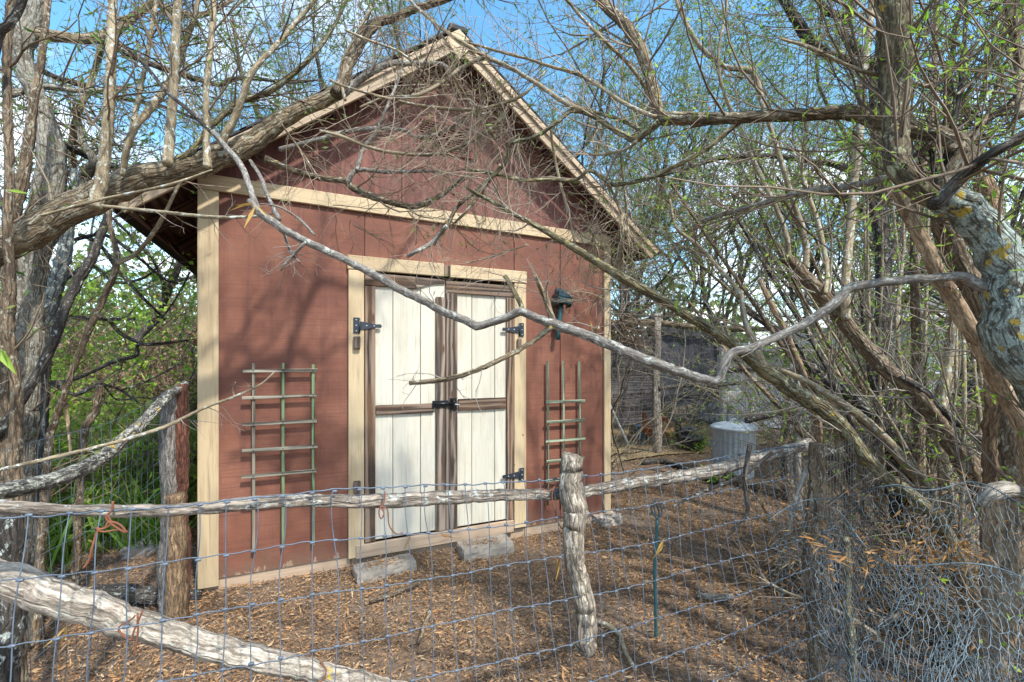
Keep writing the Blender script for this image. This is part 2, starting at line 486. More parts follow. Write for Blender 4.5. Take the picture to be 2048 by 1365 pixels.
# red siding: rough-sawn plywood, thin worn paint
def siding():
    b = NB('red_siding')
    o = b.tc((1, 1, 1), obj=True)
    lines = b.noise(b.tc((1.6, 1.6, 150), obj=True), 1.0, 4, 0.75)
    fine = b.noise(b.tc((26, 26, 620), obj=True), 1.0, 2, 0.6)
    streak = b.noise(b.tc((11, 11, 0.9), obj=True), 1.0, 6, 0.7, 0.5)
    blot = b.noise(o, 2.6, 5, 0.6)
    base = b.ramp(blot, [(0.33, (0.130, 0.048, 0.028)), (0.5, (0.188, 0.071, 0.041)), (0.68, (0.245, 0.102, 0.062))])
    c = b.mix(b.ramp(lines, [(0.36, 0.5), (0.5, 0.0)]), base, (0.095, 0.030, 0.024))
    c = b.mix(b.ramp(fine, [(0.58, 0.0), (0.74, 0.25)]), c, (0.36, 0.175, 0.13))
    c = b.mix(b.ramp(streak, [(0.50, 0.0), (0.72, 0.6)]), c, (0.10, 0.036, 0.030))
    # the gable above the band board is mixed towards a darker, upright-grained brown
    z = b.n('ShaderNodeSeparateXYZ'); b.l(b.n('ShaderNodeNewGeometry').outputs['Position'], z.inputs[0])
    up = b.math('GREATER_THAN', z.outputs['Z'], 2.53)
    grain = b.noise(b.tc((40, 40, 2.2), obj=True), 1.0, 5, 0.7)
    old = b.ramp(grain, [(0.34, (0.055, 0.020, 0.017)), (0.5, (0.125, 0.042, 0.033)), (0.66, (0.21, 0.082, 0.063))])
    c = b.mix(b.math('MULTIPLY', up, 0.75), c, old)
    # peeling along the bottom edge
    pl = b.noise(b.tc((30, 30, 12), obj=True), 1.0, 5, 0.7)
    lowf = b.n('ShaderNodeMapRange'); b.l(z.outputs['Z'], lowf.inputs[0])
    for k_, v_ in ((1, 0.05), (2, 0.15), (3, 0.21), (4, -0.14)): lowf.inputs[k_].default_value = v_
    m = b.ramp(b.math('ADD', pl, lowf.outputs[0]), [(0.66, 0.0), (0.69, 1.0)])
    c = b.mix(m, c, (0.40, 0.28, 0.19))
    # mud splashed up from the ground
    mr = b.n('ShaderNodeMapRange'); b.l(z.outputs['Z'], mr.inputs[0])
    for k_, v_ in ((1, 0.06), (2, 0.42), (3, 0.30), (4, -0.25)): mr.inputs[k_].default_value = v_
    sp = b.noise(o, 9, 7, 0.75)
    c = b.mix(b.ramp(b.math('ADD', sp, mr.outputs[0]), [(0.58, 0.0), (0.80, 0.6)]), c, (0.13, 0.085, 0.055))
    # nail heads and scuffs
    sc = b.noise(o, 55, 2, 0.5)
    c = b.mix(b.ramp(sc, [(0.80, 0.0), (0.82, 0.7)]), c, (0.07, 0.03, 0.03))
    b.color(c); b.set(Roughness=0.78)
    b.bump(b.math('ADD', lines, fine), 0.35, 0.002)
    return b.m
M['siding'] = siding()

def painted(name, col, dirt=(0.30, 0.22, 0.14), amount=0.5, grain=0.25, chips=0.0, chipcol=(0.2, 0.15, 0.1)):
    b = NB(name)
    g = b.noise(b.tc((70, 70, 3.0)), 1.0, 4, 0.65)
    s = b.noise(b.tc((7, 7, 1.6)), 1.0, 5, 0.65)
    c = b.mix(b.ramp(s, [(0.48, 0.0), (0.8, amount)]), col, dirt)
    c = b.mix(b.ramp(g, [(0.28, grain), (0.48, 0.0)]), c, tuple(x * 0.5 for x in dirt))
    k = b.noise(b.tc((26, 26, 16)), 1.0, 2, 0.5)
    c = b.mix(b.ramp(k, [(0.77, 0.0), (0.79, 0.8)]), c, (0.09, 0.06, 0.04))
    if chips:
        p = b.noise(b.tc((40, 40, 9)), 1.0, 6, 0.75)
        c = b.mix(b.ramp(p, [(0.66 - chips * 0.1, 0.0), (0.69 - chips * 0.1, 0.85)]), c, chipcol)
    c = b.objrand(c, 0.06)
    b.color(c); b.set(Roughness=0.7); b.bump(g, 0.25, 0.002)
    return b.m
M['trim'] = painted('cream_trim', (0.49, 0.385, 0.235), (0.33, 0.215, 0.11), 0.75, 0.5)
M['door_white'] = painted('door_white_paint', (0.55, 0.525, 0.435), (0.38, 0.34, 0.255), 0.75, 0.4, 0.55, (0.52, 0.48, 0.40))
M['rake'] = painted('weathered_cream', (0.40, 0.305, 0.20), (0.24, 0.165, 0.10), 0.85, 0.7)
M['sill'] = painted('sill_board', (0.40, 0.30, 0.21), (0.33, 0.22, 0.14), 0.7, 0.6)

def weathered(name, dark, light, warm=(0.30, 0.15, 0.07), wamt=0.5):
    b = NB(name)
    v = b.tc((30, 30, 1.6))
    w = b.n('ShaderNodeTexWave', wave_type='RINGS', rings_direction='Z'); w.inputs['Scale'].default_value = 0.7
    w.inputs['Distortion'].default_value = 9; w.inputs['Detail'].default_value = 3; w.inputs['Detail Scale'].default_value = 1.3
    b.l(b.tc((14, 14, 1.1)), w.inputs['Vector'])
    g = b.noise(b.tc((120, 120, 4)), 1.0, 5, 0.7, 0.4)
    h = b.math('ADD', b.math('MULTIPLY', w.outputs['Fac'], 0.45), b.math('MULTIPLY', g, 0.55))
    c = b.ramp(h, [(0.28, tuple(x * 0.4 for x in dark)), (0.42, dark), (0.62, light), (0.8, tuple(x * 1.3 for x in light))])
    f = b.noise(b.tc((9, 9, 2.4)), 1.0, 4)
    c = b.mix(b.ramp(f, [(0.45, 0.0), (0.7, wamt)]), c, warm)
    # knots
    kv = b.n('ShaderNodeTexVoronoi'); kv.inputs['Scale'].default_value = 1.0
    b.l(b.tc((16, 16, 5)), kv.inputs['Vector'])
    c = b.mix(b.ramp(kv.outputs['Distance'], [(0.10, 0.9), (0.22, 0.0)]), c, (0.075, 0.035, 0.02))
    c = b.objrand(c, 0.18)
    b.color(c); b.set(Roughness=0.88); b.bump(h, 0.6, 0.004)
    return b.m
M['weathered'] = weathered('weathered_brown', (0.072, 0.049, 0.035), (0.185, 0.135, 0.098), (0.22, 0.115, 0.055), wamt=0.5)
M['weathered_grey'] = weathered('weathered_grey', (0.085, 0.066, 0.052), (0.22, 0.178, 0.14), (0.17, 0.095, 0.055), wamt=0.35)
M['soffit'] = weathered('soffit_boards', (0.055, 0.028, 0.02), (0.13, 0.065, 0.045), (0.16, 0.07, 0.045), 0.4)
M['coop_board'] = weathered('coop_boards', (0.05, 0.048, 0.052), (0.135, 0.13, 0.135), wamt=0.2)
M['trellis_grey'] = weathered('trellis_grey', (0.12, 0.105, 0.08), (0.27, 0.24, 0.185), (0.13, 0.15, 0.09), 0.4)
M['trellis_green'] = weathered('trellis_green', (0.05, 0.10, 0.045), (0.15, 0.225, 0.11), (0.19, 0.17, 0.115), 0.6)
M['trellis_pole'] = weathered('trellis_pole', (0.10, 0.13, 0.095), (0.26, 0.29, 0.20), (0.09, 0.17, 0.09), 0.5)

def plain(name, col, rough=0.6, metal=0.0, var=0.25, scale=30, bump=0.0):
    b = NB(name)
    f = b.noise(b.tc((scale,) * 3, obj=True), 1.0, 4)
    c = b.ramp(f, [(0.3, tuple(x * (1 - var) for x in col)), (0.7, tuple(min(1, x * (1 + var)) for x in col))])
    b.color(c); b.set(Roughness=rough, Metallic=metal)
    if bump: b.bump(f, bump, 0.004)
    return b.m
M['wire'] = plain('galvanised_wire', (0.085, 0.112, 0.145), 0.55, 0.15, 0.3)
M['wire_dark'] = plain('dark_wire', (0.10, 0.105, 0.11), 0.6, 0.3)
M['wire_hex'] = plain('chicken_wire_metal', (0.10, 0.14, 0.16), 0.5, 0.15, 0.7, 14)
M['rust'] = plain('rusty_wire', (0.20, 0.075, 0.04), 0.85, 0.2)
M['iron'] = plain('black_iron', (0.035, 0.042, 0.055), 0.45, 0.4)
M['iron_latch'] = plain('black_latch', (0.012, 0.014, 0.018), 0.35, 0.4)
M['green_plastic'] = plain('dark_green_plastic', (0.012, 0.045, 0.048), 0.4)
M['green_pole'] = plain('green_pole_paint', (0.02, 0.085, 0.095), 0.4)
M['panel_dark'] = plain('solar_cell_dark', (0.016, 0.035, 0.05), 0.25)
M['shingle'] = plain('dark_shingle', (0.035, 0.034, 0.036), 0.9, 0, 0.35, 60, 0.5)
M['black'] = plain('dark_interior', (0.015, 0.012, 0.010), 0.9)
M['concrete'] = plain('old_concrete', (0.25, 0.225, 0.19), 0.9, 0, 0.22, 22, 0.4)
M['stone'] = plain('pale_stone', (0.33, 0.29, 0.25), 0.9, 0, 0.25, 14, 0.4)
M['galv'] = plain('galvanised_sheet', (0.42, 0.48, 0.52), 0.5, 0.12, 0.15, 10)
M['white_paint'] = plain('white_paint', (0.72, 0.72, 0.70), 0.6)
M['house_wall'] = plain('house_wall_paint', (0.50, 0.55, 0.60), 0.7, 0, 0.08, 2)
M['house_roof'] = plain('house_roof_shingle', (0.16, 0.15, 0.15), 0.9)
M['glass'] = plain('window_glass', (0.10, 0.16, 0.22), 0.08)
M['net'] = plain('shade_cloth', (0.055, 0.058, 0.07), 0.9, 0, 0.3, 60)
M['blue_plastic'] = plain('blue_plastic', (0.05, 0.22, 0.36), 0.45)
M['bucket'] = plain('grey_bucket', (0.22, 0.24, 0.26), 0.5)
M['tub'] = plain('dark_tub', (0.035, 0.04, 0.05), 0.55)
M['terracotta'] = plain('tan_pail', (0.34, 0.24, 0.11), 0.8)
M['hen_red'] = plain('red_feathers', (0.30, 0.085, 0.02), 0.8, 0, 0.45, 55, 0.6)
M['hen_buff'] = plain('buff_feathers', (0.40, 0.22, 0.09), 0.8, 0, 0.4, 55, 0.6)
M['hen_dark'] = plain('dark_feathers', (0.04, 0.04, 0.05), 0.7, 0, 0.4, 55, 0.6)
M['comb'] = plain('red_comb', (0.45, 0.03, 0.02), 0.6)
M['leg'] = plain('hen_leg', (0.45, 0.30, 0.10), 0.7)

def groundmat():
    b = NB('mulch_ground')
    o = b.tc((1, 1, 1), obj=True)
    big = b.noise(o, 2.1, 5, 0.65)
    n1 = b.noise(o, 38, 6, 0.75)
    n2 = b.noise(o, 140, 3, 0.7)
    c = b.ramp(n1, [(0.36, (0.045, 0.030, 0.021)), (0.5, (0.12, 0.078, 0.048)), (0.66, (0.30, 0.19, 0.11))])
    c = b.mix(b.ramp(n2, [(0.45, 0.0), (0.72, 0.6)]), c, (0.36, 0.25, 0.16))
    c = b.mix(b.ramp(big, [(0.50, 0.0), (0.66, 0.6)]), c, (0.17, 0.145, 0.12))
    b.color(c); b.set(Roughness=0.95); b.bump(b.math('ADD', n1, n2), 0.8, 0.012)
    return b.m
M['ground'] = groundmat()
def strawground():
    b = NB('straw_floor')
    o = b.tc((1, 1, 1), obj=True)
    n1 = b.noise(o, 30, 6, 0.75)
    b.color(b.ramp(n1, [(0.35, (0.16, 0.11, 0.06)), (0.6, (0.36, 0.27, 0.14))])); b.set(Roughness=0.95); b.bump(n1, 0.7, 0.01)
    return b.m
M['straw_ground'] = strawground()
# ------------------------------------------------------------------ ground
def build_ground():
    def axis(n, lo, hi):
        t = np.linspace(-1, 1, n)
        s = np.sinh(t * 5.2) / np.sinh(5.2)
        return s
    a = np.linspace(-1, 1, 261); s = np.sign(a) * (np.abs(a) * 6 + np.abs(a) ** 9 * 300)
    xs = 1.2 + s; ys = 3.0 + s
    X, Y = np.meshgrid(xs, ys, indexing='ij')
    from mathutils import noise as mn
    Z = np.zeros_like(X)
    near = (np.abs(X - 1.2) < 14) & (np.abs(Y - 3) < 14)
    for i, j in zip(*np.nonzero(near)):
        x, y = X[i, j], Y[i, j]
        Z[i, j] = 0.028 * mn.noise((x * 0.9, y * 0.9, 0)) + 0.012 * mn.noise((x * 4, y * 4, 3)) + 0.006 * mn.noise((x * 13, y * 13, 7)) - 0.012
    n = len(xs); idx = np.arange(n * n).reshape(n, n)
    F = np.stack([idx[:-1, :-1], idx[1:, :-1], idx[1:, 1:], idx[:-1, 1:]], -1).reshape(-1, 4)
    V = np.stack([X, Y, Z], -1).reshape(-1, 3)
    mk('ground', V, F, M['ground'], kind='structure')
build_ground()

# ------------------------------------------------------------------ shed
YF = 3.314                 # front face of the siding
XL, XR = -0.605, 2.445
XC = 0.975
DEPTH = 3.0
OV = 0.214                 # front overhang
SL = 0.755                 # roof slope
ZR = 3.80                 # ridge (top of roof)
def zroof(x): return ZR - SL * abs(x - XC)
EX = {-1: 1.955, 1: 1.83}      # reach of the two slopes from the ridge
shed = thing('garden_shed', 'red plywood shed with cream trim and brown-framed white double doors', 'shed', (XC, YF, 0))
def sheet(name, poly, y, th, mat, parent):
    """vertical sheet in the x-z plane, polygon given in (x, z), front face at y"""
    n = len(poly)
    V = [(x, y, z) for x, z in poly] + [(x, y + th, z) for x, z in poly]
    F = [tuple(range(n))[::-1], tuple(range(n, 2 * n))] + [(i, (i + 1) % n, (i + 1) % n + n, i + n) for i in range(n)]
    V = np.array(V)
    c = V.mean(0)
    FF = []
    for f in F:
        p = V[list(f)]; q = np.cross(p[1] - p[0], p[2] - p[0])
        FF.append(f if np.dot(q, p.mean(0) - c) > 0 else f[::-1])
    tc = V + RNG.uniform(0, 5, 3)
    return mk(name, V, FF, mat, parent, tc, smooth=False)
und = 0.042                 # roof build-up below its top surface
def ztop(x): return zroof(x) - und
# siding sheets: lower course, above the doors, gable
g = 0.004
zb, zm = 0.062, 2.50
DX0, DX1, DZ = 0.36, 1.50, 2.06     # door opening
sheet('siding_panel', [(XL, zb), (DX0, zb), (DX0, zm), (XL, zm)], YF, 0.015, M['siding'], shed)
sheet('siding_panel', [(DX0 + g, DZ), (1.519 - g, DZ), (1.519 - g, zm), (DX0 + g, zm)], YF, 0.015, M['siding'], shed)
sheet('siding_panel', [(1.519 + g, zb), (1.95 - g, zb), (1.95 - g, zm), (1.519 + g, zm)], YF, 0.015, M['siding'], shed)
sheet('siding_panel', [(1.95 + g, zb), (XR, zb), (XR, zm), (1.95 + g, zm)], YF + 0.001, 0.015, M['siding'], shed)
zg = zm + 0.003
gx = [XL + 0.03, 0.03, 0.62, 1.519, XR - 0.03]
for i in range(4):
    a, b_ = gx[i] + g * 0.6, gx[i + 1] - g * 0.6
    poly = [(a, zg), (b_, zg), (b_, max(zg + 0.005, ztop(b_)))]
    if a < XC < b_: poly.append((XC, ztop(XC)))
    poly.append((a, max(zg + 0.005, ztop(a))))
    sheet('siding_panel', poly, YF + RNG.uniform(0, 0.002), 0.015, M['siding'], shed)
# studs and dark inner skin behind the sheets, side and back walls
sheet('inner_wall', [(XL + 0.02, 0.08), (XR - 0.02, 0.08), (XR - 0.02, ztop(XR) - 0.02), (XC, ztop(XC) - 0.02), (XL + 0.02, ztop(XL) - 0.02)], YF + 0.05, 0.02, M['black'], shed)
bx('side_wall', (XL, YF + 0.02, 0.08), (XL + 0.02, YF + DEPTH, ztop(XL) - 0.004), M['siding'], shed)
bx('side_wall', (XR - 0.02, YF + 0.02, 0.08), (XR, YF + DEPTH, ztop(XR) - 0.004), M['siding'], shed)
sheet('back_wall', [(XL + 0.021, 0.08), (XR - 0.021, 0.08), (XR - 0.021, ztop(XR) - 0.01), (XC, ztop(XC) - 0.01), (XL + 0.021, ztop(XL) - 0.01)], YF + DEPTH - 0.02, 0.02, M['siding'], shed)
# skids / base
bx('base_board', (XL + 0.01, YF + 0.012, -0.08), (0.27, YF + 0.05, 0.060), M['sill'], shed, tilt=0.0)
bx('base_board', (0.273, YF + 0.016, -0.08), (1.62, YF + 0.05, 0.05), M['sill'], shed)
bx('base_board', (1.623, YF + 0.012, -0.08), (XR - 0.01, YF + 0.05, 0.060), M['sill'], shed)
bx('floor', (XL + 0.02, YF + 0.07, 0.0), (XR - 0.02, YF + DEPTH - 0.03, 0.079), M['weathered'], shed)
# trim
bx('corner_trim', (XL - 0.012, YF - 0.022, 0.02), (XL + 0.098, YF - 0.001, 2.470), M['trim'], shed)
bx('corner_trim', (XR - 0.055, YF - 0.022, 0.06), (XR + 0.015, YF - 0.001, 2.436), M['trim'], shed)
bx('band_board', (XL - 0.012, YF - 0.024, 2.455), (XR + 0.015, YF - 0.001, 2.552), M['trim'], shed, tilt=-0.012)
# door frame
bx('door_jamb', (0.252, YF - 0.024, 0.05), (0.356, YF - 0.001, 2.05), M['trim'], shed)
bx('door_jamb', (1.512, YF - 0.024, 0.07), (1.618, YF - 0.001, 2.046), M['trim'], shed)
bx('door_head', (0.246, YF - 0.026, 2.054), (0.930, YF - 0.001, 2.152), M['trim'], shed)
bx('door_head', (0.978, YF - 0.026, 2.052), (1.624, YF - 0.001, 2.148), M['trim'], shed)
bx('head_block', (0.932, YF - 0.022, 2.056), (0.976, YF - 0.002, 2.142), M['weathered'], shed)
bx('threshold', (0.30, YF - 0.030, 0.046), (1.505, YF - 0.003, 0.140), M['sill'], shed, tilt=0.004)
# doors (planks, stiles, rails, ironwork)
def door(x0, x1, stl, seams, rails, zt, zb_, yb, label, curved=False):
    d = thing('door', None, None, (x0, YF, 0)); d.parent = shed
    d.location = Vector((x0, YF, 0)) - Vector(shed.location)
    d['label'] = label
    xs = [x0] + seams + [x1]
    for i in range(len(xs) - 1):
        yy = yb + (0.0 if i % 2 == 0 else 0.0025)
        bx('plank', (xs[i] + 0.002, yy, zb_ + 0.05), (xs[i + 1] - 0.002, yy + 0.018, zt - 0.01), M['door_white'], d, 0.0035)
    for (a, b_, z0, z1, m) in stl:
        bx('stile', (a, yb - 0.020, z0), (b_, yb - 0.002, z1), m, d, 0.003)
    for (a, b_, z0, z1, tl, m) in rails:
        bx('rail', (a, yb - 0.019, z0), (b_, yb - 0.002, z1), m, d, 0.003, tl)
    return d
W = M['weathered']; WG = M['weathered_grey']
yd = YF - 0.004
ld = door(0.362, 0.942, [(0.362, 0.432, 0.145, 1.945, W), (0.868, 0.941, 0.145, 1.90, WG)], [0.556, 0.756],
          [(0.436, 0.852, 1.035, 1.105, 0.0, W), (0.362, 0.716, 1.948, 2.036, -0.006, W)], 2.03, 0.10, yd, 'left door leaf with curved grey strip at its top')
rd = door(0.946, 1.508, [(0.946, 1.036, 0.145, 1.932, WG), (1.445, 1.508, 0.145, 1.926, W)], [1.157, 1.350],
          [(1.044, 1.440, 1.040, 1.130, 0.0, W), (0.946, 1.508, 1.936, 2.024, -0.004, W)], 2.02, 0.10, yd + 0.002, 'right door leaf')
# curved strip at the top of the left leaf
def curved_strip(parent):
    n = 14; V = []; xs_ = np.linspace(0.720, 0.938, n)
    for y in (yd - 0.016, yd - 0.002):
        for i, x in enumerate(xs_):
            t = i / (n - 1)
            top = 2.034 - 0.004 * t
            bot = 1.945 + 0.060 * (1 - (1 - t) ** 2)
            V.append((x, y, top)); V.append((x, y, bot))
    V = np.array(V); F = []
    o = 2 * n
    for i in range(n - 1):
        a = 2 * i
        F += [(a, a + 1, a + 3, a + 2), (o + a, o + a + 2, o + a + 3, o + a + 1), (a, a + 2, o + a + 2, o + a), (a + 1, o + a + 1, o + a + 3, a + 3)]
    F += [(0, o, o + 1, 1), (2 * n - 2, 2 * n - 1, o + 2 * n - 1, o + 2 * n - 2)]
    mk('rail', V, F, WG, parent, V[:, [2, 1, 0]] + 3.0, smooth=False)
curved_strip(ld)
def poly_plate(name, poly, y, th, mat, parent):
    return sheet(name, poly, y, th, mat, parent)
def hinge(x, z, sgn, d, size=1.0):
    """strap hinge: plate on the jamb, tapering strap across the stile (sgn: strap direction)"""
    h = 0.055 * size
    pl = bx('hinge', (min(x, x - sgn * 0.038), YF - 0.031, z - h), (max(x, x - sgn * 0.038), YF - 0.0265, z + h), M['iron'], d, 0.002)
    L_ = 0.155 * size
    s = [(x + sgn * 0.004, z + 0.03), (x + sgn * L_ * 0.75, z + 0.012), (x + sgn * L_ * 0.93, z + 0.014), (x + sgn * L_, z), (x + sgn * L_ * 0.93, z - 0.014), (x + sgn * L_ * 0.75, z - 0.012), (x + sgn * 0.004, z - 0.03)]
    poly_plate('strap', s if sgn < 0 else s, YF - 0.0315, 0.005, M['iron'], d)
    rod('hinge_pin', [(x + sgn * 0.002, YF - 0.031, z - h * 0.95), (x + sgn * 0.002, YF - 0.031, z + h * 0.95)], 0.006, M['iron'], d, 8, 2)
    V = []
    for (px, pz) in ((x - sgn * 0.02, z + h * .7), (x - sgn * 0.02, z), (x - sgn * 0.02, z - h * .7), (x + sgn * 0.05, z), (x + sgn * 0.10, z)):
        rod('screw_head', [(px, YF - 0.0315, pz), (px, YF - 0.0345, pz)], 0.005, M['galv'], d, 8, 1)
hinge(0.322, 1.665, 1, ld); hinge(1.555, 1.672, -1, rd); hinge(1.555, 0.500, -1, rd)
# hasp and staple
bx('latch_plate', (0.838, YF - 0.034, 1.072), (0.958, YF - 0.0245, 1.124), M['iron_latch'], ld, 0.004)
rod('latch_bolt', [(0.85, YF - 0.040, 1.100), (0.99, YF - 0.042, 1.100)], 0.011, M['iron_latch'], ld, 10, 2)
bx('latch_plate', (0.975, YF - 0.034, 1.050), (1.025, YF - 0.0235, 1.140), M['iron_latch'], rd, 0.003)
rod('staple', [(0.985, YF - 0.03, 1.125), (0.995, YF - 0.058, 1.118), (0.998, YF - 0.062, 1.095), (0.995, YF - 0.058, 1.072), (0.985, YF - 0.03, 1.066)], 0.006, M['iron_latch'], rd, 8, 3)
rod('latch_pin', [(0.998, YF - 0.05, 1.095), (1.044, YF - 0.046, 1.088)], 0.004, M['galv'], rd, 8, 2)
bx('paint_patch', (0.974, YF - 0.0212, 0.985), (1.034, YF - 0.0188, 1.05), M['door_white'], rd, 0.001)
# turn blocks on the jambs
for (x, z) in ((0.306, 1.545), (0.306, 0.545)):
    bx('turn_block', (x - 0.022, YF - 0.055, z - 0.045), (x + 0.024, YF - 0.0255, z + 0.045), WG, shed, 0.012)
bx('turn_block', (1.53, YF - 0.05, 1.50), (1.565, YF - 0.0255, 1.60), W, shed, 0.012)
# gable vent
vz0, vz1, vx0, vx1 = 3.0, 3.205, 0.75, 1.14
sheet('vent_back', [(vx0, vz0), (vx1, vz0), (vx1, vz1), (vx0, vz1)], YF - 0.004, 0.003, M['black'], shed)
gv = bx('gable_vent', (vx0 - 0.018, YF - 0.014, vz0 - 0.018), (vx0, YF - 0.001, vz1 + 0.018), M['siding'], shed)
bx('vent_frame', (vx1, YF - 0.014, vz0 - 0.018), (vx1 + 0.018, YF - 0.001, vz1 + 0.018), M['siding'], gv)
bx('vent_frame', (vx0, YF - 0.0135, vz1), (vx1, YF - 0.001, vz1 + 0.018), M['siding'], gv)
bx('vent_frame', (vx0, YF - 0.0135, vz0 - 0.018), (vx1, YF - 0.001, vz0), M['siding'], gv)
for i in range(11):
    z = vz0 + (i + 0.5) * (vz1 - vz0) / 11
    c = ((vx0 + vx1) / 2, YF - 0.010, z)
    board('vent_slat', c, ((vx1 - vx0) / 2 - 0.001, 0, 0), (0, 0.007, 0.006), (0, -0.0012, 0.0014), M['siding'], gv, 0.0006)
# roof: sheathing, soffit planks, rafters, rake boards, shingle courses
LEN = DEPTH + OV + 0.25
y0, y1 = YF - OV, YF - OV + LEN
roof = thing('roof', None, None, (XC, y0, ZR)); roof.parent = shed
roof.location = Vector((XC, y0, ZR)) - Vector(shed.location)
for sg in (-1, 1):
    d = np.array([sg * 1.0, 0, -SL]); dl = np.linalg.norm(d); d /= dl          # down the slope
    up = np.array([sg * SL, 0, 1.0]); up /= np.linalg.norm(up)
    ridge = np.array([XC, 0, ZR])
    S = EX[sg] * dl
    # sheathing planks run along the ridge; seen from below as the soffit
    n = 11; w = S / n
    for i in range(n):
        gap = 0.004 if i < n - 3 else 0.008
        c = ridge + d * (w * (i + 0.5)) + np.array([0, (y0 + y1) / 2, 0]) - up * 0.028
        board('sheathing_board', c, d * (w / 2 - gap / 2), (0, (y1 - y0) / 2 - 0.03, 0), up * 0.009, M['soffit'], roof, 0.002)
    # shingle courses
    nc = 9; cw = (S + 0.03) / nc
    for i in range(nc):
        c = ridge + d * (cw * (i + 0.5) + 0.012) + np.array([0, (y0 + y1) / 2, 0]) - up * 0.010
        board('shingle_course', c, d * (cw / 2 + 0.022) - up * 0.0, (0, (y1 - y0) / 2 + 0.012, 0), up * (0.0065) , M['shingle'], roof, 0.001).location += Vector(up * 0.0025 * (nc - i) * 0.9)
    # rake boards: wide board and a narrow board proud of it
    A = 0.006
    for (yy, th, t0, t1, nm) in ((y0, 0.022, 0.034, 0.128, 'rake_board'), (y0 - 0.0205, 0.018, 0.030, 0.070, 'rake_trim')):
        cl_ = S if nm == 'rake_board' else S + 0.01
        c = ridge + d * (cl_ / 2 + A + (0.06 if True else 0)) + np.array([0, yy - 0.012, 0]) - up * ((t0 + t1) / 2)
        board(nm, c, d * (cl_ / 2 - 0.06), (0, th / 2, 0), up * ((t1 - t0) / 2), M['rake'], roof, 0.003)
    # eave fascia, outriggers and rafter tails
    c = ridge + d * (S - 0.012) + np.array([0, (y0 + y1) / 2 + 0.02, 0]) - up * 0.075
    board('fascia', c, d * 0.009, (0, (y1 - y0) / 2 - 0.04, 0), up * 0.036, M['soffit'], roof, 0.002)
    for k, yy in enumerate(np.arange(YF + 0.25, y1 - 0.1, 0.6)):
        c = ridge + d * (S - 0.22) + np.array([0, yy, 0]) - up * 0.085
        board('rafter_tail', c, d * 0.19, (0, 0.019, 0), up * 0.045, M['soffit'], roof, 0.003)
    for x_ in (0.45, 0.95, 1.45):
        c = ridge + d * (x_ * 1.15) + np.array([0, YF - OV / 2 - 0.005, 0]) - up * 0.075
        board('lookout', c, d * 0.019, (0, OV / 2 - 0.02, 0), up * 0.036, M['soffit'], roof, 0.003)
bx('ridge_cap', (XC - 0.07, y0 - 0.03, ZR - 0.035), (XC + 0.07, y1 + 0.01, ZR + 0.015), M['shingle'], roof, 0.03)
sheet('peak_block', [(XC - 0.075, ZR - 0.15), (XC, ZR - 0.24), (XC + 0.075, ZR - 0.15), (XC + 0.075, ZR - 0.085), (XC, ZR - 0.03), (XC - 0.075, ZR - 0.085)], y0 - 0.043, 0.022, M['trim'], roof)

# ------------------------------------------------------------------ trellises
def trellis(xs, zs, ztop_, zbot, x0, x1, poly, label, matu, mats, group):
    y = YF - 0.034
    t = thing('trellis', label, 'trellis', ((x0 + x1) / 2, y, zbot), group)
    for i, x in enumerate(xs):
        zb2 = zbot + RNG.uniform(-0.01, 0.02)
        if poly:
            rod('upright', [(x, y, zb2), (x + 0.003, y, (zb2 + ztop_) / 2), (x, y, ztop_)], 0.010, matu[i], t, 8, 3)
        else:
            bx('upright', (x - 0.009, y - 0.006, zb2), (x + 0.009, y + 0.006, ztop_ + RNG.uniform(-0.015, 0.01)), matu[i], t, 0.002)
    for z in zs:
        s = bx('slat', (x0 + RNG.uniform(-.008, .008), y - 0.018, z - 0.011), (x1 + RNG.uniform(-.008, .008), y - 0.0065, z + 0.011), mats, t, 0.002, RNG.uniform(-0.012, 0.012))
        for x in xs:
            rod('nail', [(x, y - 0.0175, z), (x, y - 0.0205, z)], 0.0035, M['iron'], s, 6, 1)
trellis([-0.316, -0.149, 0.030], [1.356, 1.187, 1.020, 0.852, 0.690, 0.525], 1.40, 0.20, -0.377, 0.055, False,
        'wooden trellis of grey slats on green uprights, left of the shed doors', [M['trellis_grey'], M['trellis_green'], M['trellis_green']], M['trellis_grey'], 'trellises on the shed front')
trellis([1.81, 1.96, 2.12], [1.08, 0.915, 0.755, 0.59, 0.43], 1.42, 0.21, 1.785, 2.165, True,
        'round-poled greenish trellis right of the shed doors, its poles rising bare above the slats', [M['trellis_pole']] * 3, M['trellis_pole'], 'trellises on the shed front')

